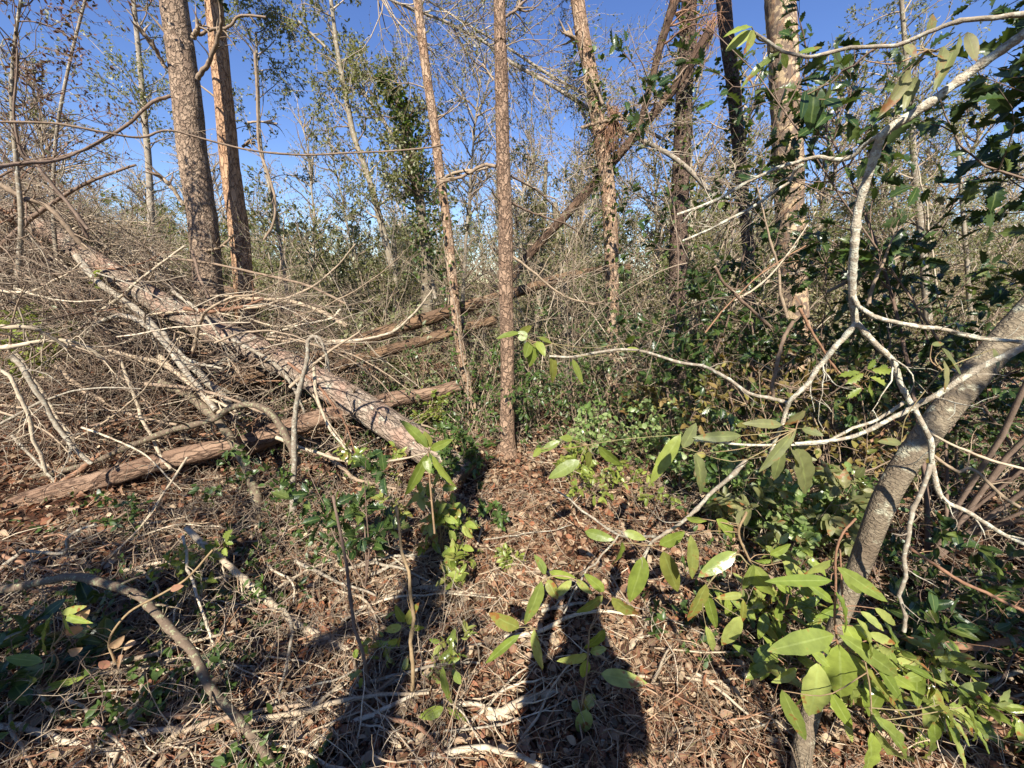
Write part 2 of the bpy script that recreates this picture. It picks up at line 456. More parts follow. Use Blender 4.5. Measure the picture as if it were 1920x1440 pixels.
M['lichpale'] = stickmat('pale_lichen_branch', [(.38, .32, .235), (.32, .27, .20)], (.50, .48, .37), .52, 30, .9)
M['stem'] = stickmat('green_stem', [(.26, .22, .11), (.30, .19, .11)], None)
M['twigmix'] = stickmat('twig_mix', [(.16, .115, .085), (.38, .30, .21), (.22, .16, .11), (.50, .42, .31), (.15, .10, .075)], None, .6, 12, .2)
M['litwig'] = stickmat('straw_litter', [(.24, .12, .065), (.52, .39, .25), (.13, .06, .035), (.62, .52, .37), (.32, .17, .09), (.40, .27, .17)], None, .6, 12, .1)
M['litleaf'] = leafmat('dead_leaves', [(.04, .022, .015), (.14, .065, .035), (.26, .14, .08), (.09, .035, .02), (.50, .38, .25), (.06, .032, .02), (.26, .10, .05), (.08, .05, .032), (.40, .28, .18), (.17, .065, .035)], .1, .65, .3, None, 0, .25, (1.2, .9, .5))
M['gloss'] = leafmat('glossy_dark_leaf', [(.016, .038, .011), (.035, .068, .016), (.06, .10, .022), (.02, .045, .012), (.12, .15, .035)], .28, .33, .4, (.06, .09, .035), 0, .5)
M['big'] = leafmat('large_green_leaf', [(.16, .21, .035), (.24, .29, .055), (.13, .18, .03), (.32, .35, .10), (.20, .20, .04)], .28, .26, .5, (.24, .28, .12), -.02, .5)
M['olive'] = leafmat('olive_leaf', [(.20, .20, .08), (.15, .17, .06), (.25, .23, .10)], .35, .5, .35, (.26, .26, .13), -.03)
M['bright'] = leafmat('bright_leaf', [(.20, .26, .045), (.30, .34, .07), (.14, .19, .03), (.22, .22, .05)], .38, .4, .4)
M['fargreen'] = leafmat('small_grey_green_leaf', [(.15, .17, .065), (.22, .22, .10), (.10, .12, .045), (.30, .28, .15)], .35, .45)
M['ivy'] = leafmat('ivy_leaf', [(.05, .09, .02), (.09, .14, .03), (.035, .065, .02)], .3, .4)
M['redleaf'] = leafmat('reddish_small_leaf', [(.16, .075, .05), (.09, .09, .04), (.22, .11, .08), (.07, .08, .035)], .3, .5, 0, None, 0, .4, (1.4, 1.0, .7))
M['rounded'] = leafmat('round_pale_leaf', [(.20, .28, .09), (.28, .34, .14), (.15, .22, .06), (.10, .17, .04)], .3, .3, .3)
M['pinkleaf'] = leafmat('pinkish_round_leaf', [(.45, .26, .15), (.55, .38, .22), (.38, .17, .11)], .35, .5, .3, None, 0, .4, (1.3, 1.0, .7))
M['hay'] = leafmat('dry_needles', [(.40, .32, .18), (.26, .22, .11), (.18, .18, .08), (.44, .33, .20)], .3, .7)

def groundmat():
    m, t, b, o, N, L = mat_new('forest_floor')
    tc = N('TexCoord')
    v1 = N('TexVoronoi', Scale=26.0); L(tc.outputs['Object'], v1.inputs['Vector'])
    s = N('SeparateColor'); L(v1.outputs['Color'], s.inputs[0])
    r = ramp(N, [(0, (.012, .008, .006)), (.3, (.035, .019, .012)), (.55, (.085, .038, .022)), (.8, (.025, .015, .011)), (1, (.14, .075, .045))]); L(s.outputs[0], r.inputs[0])
    n1 = N('TexNoise', Scale=1.3, Detail=5.0); L(tc.outputs['Object'], n1.inputs['Vector'])
    r2 = ramp(N, [(.35, (.55, .5, .5)), (.65, (1.3, 1.2, 1.1))]); L(n1.outputs[0], r2.inputs[0])
    n2 = N('TexNoise', Scale=90.0, Detail=5.0); L(tc.outputs['Object'], n2.inputs['Vector'])
    r3 = ramp(N, [(.3, (.5, .5, .5)), (.7, (1.3, 1.3, 1.3))]); L(n2.outputs[0], r3.inputs[0])
    c = mix(N, L, 1.0, r.outputs[0], r2.outputs[0], 'MULTIPLY'); c = mix(N, L, 1.0, c, r3.outputs[0], 'MULTIPLY')
    L(c, b.inputs['Base Color']); b.inputs['Roughness'].default_value = .95; b.inputs['Specular IOR Level'].default_value = .1
    ad = N('Math', operation='ADD'); L(v1.outputs['Distance'], ad.inputs[0]); L(n2.outputs[0], ad.inputs[1])
    bp = N('Bump'); bp.inputs['Strength'].default_value = .9; bp.inputs['Distance'].default_value = .02
    L(ad.outputs[0], bp.inputs['Height']); L(bp.outputs[0], b.inputs['Normal'])
    return m
def earthmat():
    m, t, b, o, N, L = mat_new('root_earth')
    tc = N('TexCoord')
    n1 = N('TexNoise', Scale=9.0, Detail=8.0, Roughness=.7); L(tc.outputs['Object'], n1.inputs['Vector'])
    r = ramp(N, [(.3, (.12, .07, .04)), (.5, (.30, .18, .11)), (.7, (.46, .31, .20))]); L(n1.outputs[0], r.inputs[0])
    L(r.outputs[0], b.inputs['Base Color']); b.inputs['Roughness'].default_value = .95; b.inputs['Specular IOR Level'].default_value = .1
    bp = N('Bump'); bp.inputs['Strength'].default_value = 1.0; bp.inputs['Distance'].default_value = .05
    L(n1.outputs[0], bp.inputs['Height']); L(bp.outputs[0], b.inputs['Normal'])
    return m
M['ground'] = groundmat(); M['earth'] = earthmat()

# ------------------------------------------------------------------ ground, one sheet to the horizon
def make_ground():
    n = 460
    s = np.linspace(-1, 1, n)
    gx = np.sinh(s * 5.6) / np.sinh(5.6) * 500
    gy = gx + 2.5
    X, Y = np.meshgrid(gx, gy, indexing='ij')
    Z = H(X, Y)
    v = np.stack([X, Y, Z], -1).reshape(-1, 3)
    i = np.arange(n * n).reshape(n, n)
    f = np.stack([i[:-1, :-1], i[1:, :-1], i[1:, 1:], i[:-1, 1:]], -1).reshape(-1, 4)
    mb = MB(); mb.add(v, f)
    tag(mb.build('ground', M['ground'], origin=np.zeros(3)), kind='structure')
make_ground()

USED = {}
def near(anch, x, y):
    return min(anch, key=lambda q: (q[0] - x) ** 2 + (q[1] - y) ** 2)[2]
def uniq(words, extra):
    # words: label; extra: further true details added one at a time until the label is the only one of its kind
    lab = words
    for e in extra:
        if lab not in USED: break
        lab = (words + ' ' + e) if len((words + ' ' + e).split()) <= 16 else lab
    USED[lab] = USED.get(lab, 0) + 1
    return ' '.join(lab.split()[:16])
A_PILE = [(60, 450, 'beside the root mound'), (190, 520, 'against the upper fallen pine'), (400, 630, 'under the middle of the fallen pine'), (600, 740, 'where fallen pine meets reddish log'), (450, 790, 'around the arched branch'),
    (250, 890, 'above the low brown log'), (60, 730, 'by the crooked stick at left edge'), (250, 700, 'in the heart of the brush pile'), (480, 560, 'before the two left pines'), (560, 900, 'below the reddish log')]
A_FLOOR = [(100, 1000, 'below the low brown log'), (250, 1050, 'above the lichen-spotted branch'), (120, 1200, 'below the lichen-spotted branch'), (100, 1380, 'in the bottom left corner'), (330, 1350, 'left of the lichen-spotted branch end'), (520, 1080, 'beside the pale broken branch'),
    (600, 1320, 'right of the lichen-spotted branch end'), (780, 1200, 'in the tree shadow'), (860, 1020, 'by the far end of the tree shadow'), (930, 1200, 'between the two shadows'), (1100, 1300, 'in the photographer shadow'), (1100, 1020, 'on the sunny litter beyond the photographer shadow'),
    (1300, 1350, 'right of the photographer shadow'), (1400, 1100, 'under the drooping green leaves'), (1520, 1400, 'by the foot of the leaning trunk'), (1750, 1050, 'behind the leaning trunk'), (1800, 1300, 'in the bottom right corner')]
A_RIGHT = [(1320, 600, 'below the vine-hung pine'), (1420, 700, 'left of the branch fork'), (1480, 850, 'beneath the olive leaves'), (1560, 620, 'left of the pale fork'), (1650, 780, 'inside the fork of the pale branch'), (1780, 700, 'behind the leaning trunk top'), (1850, 850, 'right of the leaning trunk'), (1800, 960, 'in the undergrowth at the right edge'), (1350, 900, 'above the drooping leaves'), (1600, 950, 'left of the leaning trunk')]
A_FAR = [(0, 0, 'at the left edge behind the root mound'), (160, 0, 'left of the stoutest left pine'), (260, 0, 'just left of the stoutest left pine'), (410, 0, 'between the two left pines'), (520, 0, 'right of the orange-brown pine'), (640, 0, 'left of the grey curved tree'), (760, 0, 'left of the ivy-clad trunk'),
    (830, 0, 'behind the slender pale pine'), (900, 0, 'left of the central pine'), (1000, 0, 'right of the central pine'), (1090, 0, 'left of the flaking pine'), (1210, 0, 'right of the flaking pine'), (1340, 0, 'right of the vine-hung pine'), (1430, 0, 'left of the peeling dead pine'), (1550, 0, 'right of the peeling dead pine'),
    (1650, 0, 'behind the bend of the pale branch'), (1760, 0, 'behind the dark leaves at right'), (1880, 0, 'at the right edge behind the leaning trunk')]
def slope(a):
    a = (a + math.pi / 2) % math.pi - math.pi / 2
    return 'steep' if abs(a) > 1.0 else 'level' if abs(a) < .15 else ('gently ' if abs(a) < .45 else '') + ('sinking' if a > 0 else 'rising')
def thick(w): return 'hair-thin' if w <= 3 else 'thin' if w <= 4 else 'slim' if w <= 6 else 'finger-thick' if w <= 8 else 'stout' if w <= 10 else 'very stout'
CN = {'lichpale': 'pale', 'dead': 'tan', 'lich': 'grey', 'deadpale': 'bleached', 'brown': 'reddish-brown', 'dark': 'dark', 'moss': 'mossy'}

# ------------------------------------------------------------------ upright trees
def trunk_from_px(pts, Y, top=None, n=70, base_y=True, lean=0.0, flare=1.15, topr=.6):
    """pts: (px, py, width px) from the top of the picture downwards; carried on up to height `top` and down to the ground"""
    C = []; Rr = []
    for i, (x, y, wd) in enumerate(pts):
        p = at(x, y, Y + lean * i / max(1, len(pts) - 1)); C.append(p); Rr.append(wd / 2 / FPX * dep(p))
    C = np.array(C); Rr = np.array(Rr)
    if top and top > C[0][2]:
        d = (C[0] - C[1]); d = d / abs(d[2]); e = C[0] + d * (top - C[0][2])
        C = np.vstack([e, C]); Rr = np.concatenate([[Rr[0] * topr], Rr])
    if base_y:
        g = float(H(C[-1][0], C[-1][1]))
        if C[-1][2] > g + 0.05:
            d = (C[-1] - C[-2]); d = d / max(abs(d[2]), .05); e = C[-1] + d * (C[-1][2] - g + .06) * .6
            e[2] = float(H(e[0], e[1])) - .06
            C = np.vstack([C, e]); Rr = np.concatenate([Rr, [Rr[-1] * flare]])
    seg = np.concatenate([[0], np.cumsum(np.linalg.norm(np.diff(C, axis=0), axis=1))])
    P = catmull(C, 60)
    L2 = np.concatenate([[0], np.cumsum(np.linalg.norm(np.diff(P, axis=0), axis=1))])
    Rq = np.interp(np.linspace(0, len(C) - 1, 60), np.arange(len(C)), Rr)
    tt = np.linspace(0, L2[-1], max(n, int(L2[-1] / .045)))
    P = np.stack([np.interp(tt, L2, P[:, k]) for k in range(3)], -1)
    Rq = np.interp(tt, L2, Rq)
    return P[::-1].copy(), Rq[::-1].copy()     # base first
def stubs(par, mat, P, r, n, L, bias=(0, 0, 0), t=(.2, .95), twigs=2, rad=.28, ang=(.8, 1.4)):
    k = kids(P[None], n, L, ang, 8, t, .16, bias, 0)
    rr = rng.uniform(.25, 1.0, n) * rad * r.mean()
    lv = [(k, taper(k, rr, .0015), 6)]
    if twigs:
        k2 = kids(k, twigs, L * .55, (.5, 1.2), 6, (.3, 1), .2, bias)
        k3 = kids(k2, 2, L * .3, (.4, 1.2), 4, (.3, 1), .2, bias)
        lv += [(k2, taper(k2, .0035, .0008), 4), (k3, taper(k3, .0018, .0006), 3)]
    limbs(par, 'branch', mat, lv)
    return k
PX = {}
def pine(name, pts, Y, mat, label, top=9, nb=7, bl=.5, sides=30, rough=.035, lean=0, extra=(), vines=0, cat='tree', topcrown=True, stubmat='dead', flare=1.15):
    P, r = trunk_from_px(pts, Y, top, lean=lean, flare=flare)
    t = thing(name, P[0], label, cat)
    r = r * (1 + .55 * np.exp(-np.maximum(P[:, 2] - float(H(P[0, 0], P[0, 1])), 0) / .10))
    mb = MB(); tubes(mb, P, r, sides, cap=True, rough=rough, roughfreq=14); mb.build('trunk', M[mat], t)
    if nb:
        stubs(t, stubmat, P, r, nb, bl, (0, 0, -.02))
        for e in extra:
            bb = MB()
            q, qr = pxpath(e[0], e[1], e[2], e[3], e[4], n=22, jit=.25)
            tubes(bb, q, qr, 7)
            k = kids(q[None], 5, .35, (.4, 1.1), 6, (.3, 1), .2); tubes(bb, k, taper(k, qr[-1] * .8 + .001, .0007), 4)
            bb.build('branch', M[stubmat], t)
    if topcrown and top > 7:
        cb = MB(); lf = MB()
        up = P[r.shape[0] * 3 // 4:]
        k = kids(up[None], 14, 1.7, (.7, 1.3), 7, (.3, 1), .15, (0, 0, .03)); tubes(cb, k, taper(k, .018, .004), 5)
        k2 = kids(k, 5, .8, (.4, 1.0), 5, (.3, 1), .15, (0, 0, .05)); tubes(cb, k2, taper(k2, .006, .0015), 3)
        leafon(lf, 'tiny', k2, 26, .13, (.3, 1), .8, 0, .16)
        cb.build('crown_branches', M['dead'], t); lf.build('needles', M['fargreen'], t)
    PX[name + label[:6]] = t
    return t, P, r

tA, PA, rA = pine('pine_tree', [(322, -20, 45), (337, 80, 46), (350, 180, 47), (360, 280, 47), (378, 400, 47), (388, 500, 47), (395, 580, 49)], 5.0, 'pine',
    'thick pine with plated grey-tan bark, the stoutest upright trunk on the left', 10, 8, .45,
    extra=[([(371, 148), (395, 110), (412, 60), (415, 30)], 4.9, 4.6, 9, 5), ([(362, 70), (368, 60), (375, 45)], 4.9, 4.8, 9, 7), ([(310, 128), (290, 90), (262, 53)], 4.9, 4.7, 7, 8),
           ([(318, 180), (280, 195), (230, 240), (150, 285), (60, 305), (0, 330), (-40, 360)], 4.9, 4.0, 6, 4), ([(345, 385), (320, 350), (298, 328)], 4.9, 4.8, 6, 8),
           ([(385, 470), (410, 465), (440, 440)], 4.9, 4.8, 6, 4), ([(372, 65), (400, 55), (430, 50), (450, 30), (500, 32)], 4.9, 4.9, 6, 4)])
tB, PB, rB = pine('pine_tree', [(398, -20, 30), (409, 80, 31), (421, 200, 31), (430, 300, 32), (446, 420, 33), (456, 520, 33), (461, 600, 35)], 5.7, 'pine_red',
    'orange-brown pine with ivy on its upper trunk, just right of the stoutest left pine', 10, 6, .5,
    extra=[([(465, 230), (490, 228), (520, 232)], 5.6, 5.6, 4, 3), ([(455, 275), (470, 262)], 5.6, 5.5, 5, 4)])
tC, PC, rC = pine('pine_tree', [(780, -20, 16), (790, 60, 17), (800, 140, 17), (812, 220, 17), (824, 320, 17), (838, 420, 17), (848, 520, 18), (861, 640, 17), (880, 740, 17), (897, 830, 18)], 4.4, 'pine_pale',
    'slender pale-orange pine leaning slightly left, between the ivy trunk and the central pine', 8, 9, .5,
    extra=[([(826, 340), (850, 325), (900, 318), (925, 310)], 4.3, 4.0, 6, 4)])
tD, PD, rD = pine('pine_tree', [(936, -20, 23), (938, 80, 23), (941, 180, 25), (943, 300, 26), (948, 420, 26), (948, 520, 27), (951, 640, 26), (951, 760, 26), (950, 862, 30)], 3.4, 'pine_mid',
    'straight slim pine rising from the litter in the middle of the picture', 7, 12, .55,
    extra=[([(930, 312), (905, 310), (870, 330), (825, 342)], 3.4, 3.5, 7, 5), ([(942, 35), (965, 20), (980, 5)], 3.4, 3.4, 5, 5), ([(925, 150), (905, 120)], 3.4, 3.4, 4, 3),
           ([(958, 380), (1000, 400), (1060, 420), (1090, 440)], 3.5, 4.0, 5, 2), ([(958, 330), (1010, 360), (1050, 400)], 3.5, 4.0, 4, 2),
           ([(960, 480), (1000, 510), (1035, 540), (1070, 560), (1120, 572)], 3.4, 3.5, 5, 3)], flare=1.0)
tE, PE, rE = pine('pine_tree', [(1080, -20, 26), (1091, 60, 27), (1110, 150, 26), (1118, 215, 25), (1130, 280, 27), (1140, 360, 28), (1146, 460, 26), (1148, 600, 25), (1149, 770, 26)], 4.8, 'pine_pale',
    'pine with flaking orange bark and a bundle of dead twigs caught where it bends', 8, 11, .6,
    extra=[([(1105, 80), (1075, 70), (1062, 62)], 4.8, 4.8, 6, 8), ([(1090, 240), (1130, 228), (1175, 222)], 4.7, 4.6, 6, 5), ([(1130, 195), (1105, 140), (1095, 155)], 4.7, 4.7, 6, 5)])
tG, PG, rG = pine('pine_tree', [(1293, -20, 28), (1290, 60, 29), (1284, 160, 30), (1279, 260, 30), (1274, 400, 31), (1270, 560, 32), (1268, 700, 34)], 5.4, 'pine_dark',
    'dark vine-hung pine to the left of the scaly dark one, rising behind the evergreen sapling', 9, 10, .6)
tH, PH, rH = pine('pine_tree', [(1355, -20, 26), (1362, 60, 25), (1376, 170, 24), (1386, 290, 21), (1398, 417, 19), (1406, 520, 19)], 6.0, 'pine_dark',
    'dark scaly slim pine between the vine-hung pine and the peeling trunk', 9, 5, .5)
tI, PI, rI = pine('dead_pine', [(1461, -20, 50), (1467, 80, 49), (1472, 180, 49), (1477, 290, 49), (1480, 400, 46), (1486, 520, 46), (1490, 640, 48)], 5.0, 'debark',
    'stout dead pine with bark peeled off to yellow wood, right of centre', 8, 5, .3, rough=.05)

# smaller bits on trunk E: a nest of dead twigs
nb = MB(); c = at(1150, 250, 4.7)
st = c + rng.normal(size=(160, 3)) * np.array([.03, .03, .09]) + np.array([0, 0, .12]); g = grow(st, rng.normal(size=(160, 3)) * .35 + np.array([-.1, 0, -1.]), rng.uniform(.08, .42, 160), 7, .22, (0, 0, -.08))
tubes(nb, g, taper(g, rng.uniform(.002, .006, 160), .0012), 4)
tag(nb.build('twig_bundle', M['brown']), 'hanging bundle of brown broken twigs lodged on the flaking pine', 'twigs')

# debris: leaning snapped trunks and thin trees
def polytree(name, label, pts, Y0, Y1, w0, w1, mat, sides=14, rough=.05, cat='tree', tw=None, twm='dead', lf=None, lfm=None, n=60, group=None, cap=True):
    P, r = pxpath(pts, Y0, Y1, w0, w1, n=n)
    t = thing(name, P[0], label, cat, group)
    mb = MB(); tubes(mb, P, r, sides, cap=cap, rough=rough, roughfreq=12); mb.build('trunk', M[mat], t)
    if tw:
        n1, L1, n2, L2, bias, tr = tw
        k = kids(P[None], n1, L1, (.4, 1.2), 8, tr, .2, bias)
        k2 = kids(k, n2, L2, (.4, 1.1), 6, (.15, 1), .22, bias)
        k3 = kids(k2, 3, L2 * .5, (.4, 1.1), 4, (.2, 1), .22, bias)
        limbs(t, 'branch', twm, [(k, taper(k, np.clip(r.mean() * .35, .003, .012), .0015), 5), (k2, taper(k2, .003, .0009), 3), (k3, taper(k3, .0018, .0007), 3)])
        if lf:
            l = MB(); leafon(l, lf[0], k3, lf[1], lf[2]); leafon(l, lf[0], k2, lf[1], lf[2]); l.build('foliage', M[lfm], t)
    return t, P, r
polytree('leaning_snag', 'dark broken trunk leaning diagonally from low centre up to the right behind the flaking pine',
    [(1330, 60), (1268, 160), (1210, 232), (1152, 300), (1090, 372), (1030, 436), (985, 488), (945, 540)], 5.0, 5.0, 18, 15, 'snag', 16, .08, 'snag', (16, .8, 3, .4, (0, 0, .0), (.05, .9)), 'dead')
polytree('leaning_snag', 'splintered dark trunk piece standing steeply against the top of the vine-hung pine',
    [(1200, 235), (1222, 150), (1240, 80), (1262, 10), (1285, -60)], 5.0, 5.1, 10, 20, 'snag', 12, .1, 'snag', (14, .7, 3, .4, (0, 0, -.1), (.3, 1)), 'brown')
# shredded orange wood strip
sb = MB(); c = at(1325, 60, 5.6)
st = c + rng.normal(size=(60, 3)) * .05 + np.array([.05, 0, .1]); g = grow(st, rng.normal(size=(60, 3)) * .16 + np.array([-.45, -.1, -1]), rng.uniform(.15, .6, 60), 7, .12)
tubes(sb, g, taper(g, rng.uniform(.002, .007, 60), .001), 4)
tag(sb.build('splintered_wood', M['brown']), 'fan of splintered orange wood hanging between the two dark pines near the top', 'splinters')
polytree('bent_tree', 'pale leaning treetop arching down from the upper middle through a haze of bare twigs',
    [(690, -20), (760, 12), (840, 43), (923, 88), (955, 115), (1023, 153), (1075, 185), (1160, 240), (1270, 300), (1360, 390)], 5.4, 5.0, 4, 10, 'thin', 8, .05, 'tree', (60, 1.3, 8, .6, (0, 0, .02), (.02, .98)), 'twigmix', ('tiny', 4, .032), 'fargreen')
polytree('bent_tree', 'thin pale stem running just above the arching treetop in the upper middle',
    [(740, -25), (800, 0), (880, 48), (960, 95), (1030, 140), (1120, 190), (1240, 260)], 5.7, 5.3, 3, 6, 'thin', 7, .05, 'tree', (46, 1.3, 7, .6, (0, 0, .0), (.02, .98)), 'twigmix', ('tiny', 4, .03), 'fargreen')
for i, (pts, Y, w0, w1, lab, nn) in enumerate([
    ([(735, 500), (715, 420), (690, 330), (665, 260), (648, 180), (632, 90), (618, -20)], 6.2, 13, 7, 'thin grey tree curving up to the left between the left pines and the ivy trunk', 28),
    ([(285, 470), (280, 330), (272, 230), (262, 120), (250, 0), (240, -60)], 8.0, 12, 6, 'pale thin tree with feathery green foliage left of the stoutest pine', 34),
    ([(815, 560), (790, 420), (760, 300), (700, 200), (640, 120), (560, 40)], 6.6, 10, 4, 'leafy slim tree leaning far left across the sky behind the ivy trunk', 30),
    ([(1740, 600), (1728, 450), (1716, 330), (1708, 220), (1700, 120), (1690, 0)], 7.0, 13, 7, 'straight pale far trunk seen through the dark leaves at the upper right', 26),
    ([(1680, 600), (1676, 480), (1678, 400), (1672, 300)], 9.0, 8, 5, 'thin pale trunk left of the straight pale far trunk at the right', 20),
    ([(1820, 600), (1812, 480), (1800, 330), (1790, 200)], 9.0, 8, 5, 'thin pale trunk right of the straight pale far trunk at the right', 24),
    ([(1060, 800), (1062, 660), (1058, 560), (1050, 470), (1040, 380)], 6.0, 20, 12, 'short dark trunk in the shade behind the fallen log, right of the central pine', 20),
    ([(1000, 820), (1000, 700), (1006, 600), (1016, 500), (1024, 300)], 6.4, 12, 7, 'dark thin stem close behind the central pine on its right', 22),
    ([(740, 620), (742, 520), (738, 440)], 8.5, 12, 8, 'short far trunk standing where the grey tree meets the brush', 12),
    ([(545, 600), (520, 420), (490, 280), (484, 160), (480, 60)], 6.5, 7, 4, 'spindly dark sapling with drooping twigs right of the orange-brown pine', 18)]):
    polytree('slender_tree', lab, pts, Y, Y, w0, w1, 'thin', 9, .05, 'tree', (nn, Y * .17, 7, Y * .075, (0, 0, .02), (.15, 1)), 'twigmix', ('tiny', 7, .034 + Y * .0022), 'fargreen')
# ivy-clad trunk
t, P, r = polytree('ivy_clad_tree', 'trunk wrapped in dark ivy with a leafy top, left of the slender pale pine',
    [(803, 640), (800, 540), (795, 440), (782, 340), (768, 260), (745, 190), (715, 140)], 5.6, 5.6, 23, 10, 'grey', 12, .06, 'tree', (24, .8, 7, .4, (0, 0, .03), (.25, 1)), 'dark', ('small', 6, .045), 'fargreen')
def ivy(t, P, r, n, size=.06, tr=(0, 1), mat='ivy', thick=2.0):
    i = rng.integers(int(len(P) * tr[0]), int((len(P) - 1) * tr[1]), n)
    a = rng.uniform(0, 2 * np.pi, n)
    o = np.stack([np.cos(a), np.sin(a), np.zeros(n)], -1)
    p = P[i] + o * (r[i] * rng.uniform(1.0, thick, n))[:, None] + rng.normal(size=(n, 3)) * .02
    l = MB(); leaves(l, 'small', p, o + rng.normal(size=(n, 3)) * .7, np.array([0, 0, 1]) + rng.normal(size=(n, 3)) * .4, size * rng.uniform(.5, 1.2, n), 1.4)
    l.build('ivy', M[mat], t)
ivy(t, P, r, 1500, .06, (.2, 1), thick=3.2)
ivy(tB, PB, rB, 420, .06, (.46, .66), thick=1.5)
ivy(tC, PC, rC, 260, .05, (.05, .35), thick=2.2)
ivy(tG, PG, rG, 900, .06, (.12, .75), thick=1.9)
ivy(tH, PH, rH, 420, .07, (.3, .5), thick=1.9)
ivy(tE, PE, rE, 520, .055, (.12, .5), thick=2.0)

# leaning grey trunk on the right, near
P, r = pxpath([(1500, 1460, .93), (1512, 1370, 1.02), (1560, 1200, 1.12), (1612, 1060, 1.18), (1662, 930, 1.22), (1725, 830, 1.25), (1800, 735, 1.27), (1880, 640, 1.3), (1990, 520, 1.3), (2150, 330, 1.3)], 0, 0, 34, 50, n=90)
g = P[0].copy(); g[2] = float(H(g[0], g[1])) - .05
P = np.vstack([g, P]); r = np.concatenate([[r[0] * 1.2], r])
r *= np.interp(np.arange(len(r)), [0, 20, 40, 60, 90], [1, .72, .95, 1.0, .95])
ex = grow(P[-1:][:], (P[-1] - P[-4])[None], 2.6, 30, .03, (.0, 0, .03))[0][1:]
P = np.vstack([P, ex]); r = np.concatenate([r, np.linspace(r[-1], .02, len(ex))])
t = thing('leaning_tree', P[0], 'smooth grey mottled trunk leaning out of the picture at the right', 'tree')
ck = kids(ex[None], 9, 1.0, (.5, 1.1), 8, (.25, 1), .15); ck2 = kids(ck, 6, .5, (.4, 1.1), 6, (.2, 1), .18)
limbs(t, 'branch', 'dark', [(ck, taper(ck, .012, .004), 6), (ck2, taper(ck2, .004, .0012), 4)])
lf_ = MB(); leafon(lf_, 'oval', ck2, 6, .09); lf_.build('foliage', M['gloss'], t)
mb = MB(); tubes(mb, P, r, 28, cap=True, rough=.05, roughfreq=9); mb.build('trunk', M['grey'], t)
q, qr = pxpath([(1612, 1075, 1.18), (1600, 1000, 1.2), (1625, 930, 1.35)], 0, 0, 16, 6, n=16)

# ------------------------------------------------------------------ fallen logs
def log(name, label, pts, w0, w1, mat, ys, sides=26, rough=.05, nb=0, extra=None):
    P, r = pxpath([(x, y, Y) for (x, y), Y in zip(pts, ys)], 0, 0, w0, w1, n=90)
    t = thing(name, P[0], label, 'log')
    mb = MB(); tubes(mb, P, r, sides, cap=True, rough=rough, roughfreq=10); mb.build('trunk', M[mat], t)
    if nb:
        stubs(t, 'dead', P, r, nb, .5, (0, 0, .0), (.02, .9), 3, .2)
    return t, P, r
tL, PL, rL = log('fallen_pine', 'large pale-barked fallen pine sloping from its root mound down to the middle litter',
    [(20, 395), (110, 445), (200, 505), (330, 585), (450, 640), (560, 695), (660, 750), (755, 812), (830, 862), (872, 895)], 32, 64, 'log',
    [5.2, 4.95, 4.7, 4.35, 4.05, 3.75, 3.5, 3.25, 3.05, 2.95], 34, .045, 12)
# root mound of the fallen pine
def lump(c, rx, ry, rz, n=60):
    u = np.linspace(0, np.pi, n)[:, None]; v = np.linspace(0, 2 * np.pi, n, endpoint=False)[None, :]
    x = np.sin(u) * np.cos(v); y = np.sin(u) * np.sin(v); z = np.cos(u) * np.ones_like(v)
    q = 1 + .5 * vn(x * 2.2 + z * 1.7 + 9, y * 2.2 + z + 12) + .3 * vn(x * 6 + z * 5 + 9, y * 6 + z * 4 + 12) + .18 * vn(x * 16 + z * 12 + 9, y * 15 + z * 9 + 12)
    V = np.stack([c[0] + rx * x * q, c[1] + ry * y * q, c[2] + rz * z * q], -1).reshape(-1, 3)
    i = np.arange(n * n).reshape(n, n); j = np.roll(i, -1, 1)
    f = np.stack([i[:-1], i[1:], j[1:], j[:-1]], -1).reshape(-1, 4)
    return V, f
rb = MB(); c = at(-5, 500, 5.1); V, f = lump(c + np.array([-.45, 0, -.25]), .66, .5, 1.0); rb.add(V, f)
rbo = rb.build('root_mound', M['earth'], tL)
rt = MB(); st = c + rng.normal(size=(170, 3)) * np.array([.4, .25, .55]) + np.array([-.1, -.3, -.1])
g = grow(st, rng.normal(size=(170, 3)) + np.array([.5, -.7, .2]), rng.uniform(.3, 1.1, 170), 9, .33, (0, 0, -.06)); tubes(rt, g, taper(g, rng.uniform(.005, .022, 170), .002), 6)
rt.build('roots', M['brown'], tL)
log('fallen_log', 'rotten orange-brown log sloping up right, behind the fallen pine and past the central pine',
    [(425, 722), (510, 697), (640, 653), (740, 618), (840, 585), (920, 562), (1030, 528), (1110, 508), (1180, 500)], 34, 12, 'rot', [4.3, 4.4, 4.5, 4.6, 4.7, 4.8, 4.9, 5.0, 5.1], 24, .10, 16)
log('fallen_log', 'thinner orange log just below the rotten orange-brown one, behind the pale fallen pine',
    [(600, 705), (680, 672), (770, 645), (860, 618), (930, 600)], 24, 18, 'rot', [4.4, 4.45, 4.5, 4.6, 4.7], 18, .08, 4)
_, PR, rR = log('fallen_log', 'reddish log with a broken end crossing under the pale fallen pine',
    [(437, 848), (470, 832), (550, 800), (633, 775), (740, 748), (800, 740), (865, 722)], 44, 22, 'rot2', [3.15, 3.2, 3.3, 3.45, 3.7, 3.85, 4.0], 24, .08, 4)
_, PW, rW = log('fallen_log', 'tan-brown log lying low along the front of the brush pile at left edge',
    [(-60, 980), (0, 962), (100, 925), (190, 900), (290, 868), (400, 842), (450, 832)], 42, 32, 'rot2', [2.5, 2.56, 2.66, 2.76, 2.86, 2.96, 3.02], 24, .09, 6)
log('fallen_log', 'far brown log lying on the brush pile behind the stoutest left pine',
    [(250, 500), (330, 530), (420, 545), (520, 575), (600, 610)], 24, 16, 'rot2', [6.2, 6.2, 6.2, 6.2, 6.2], 18, .08, 3)
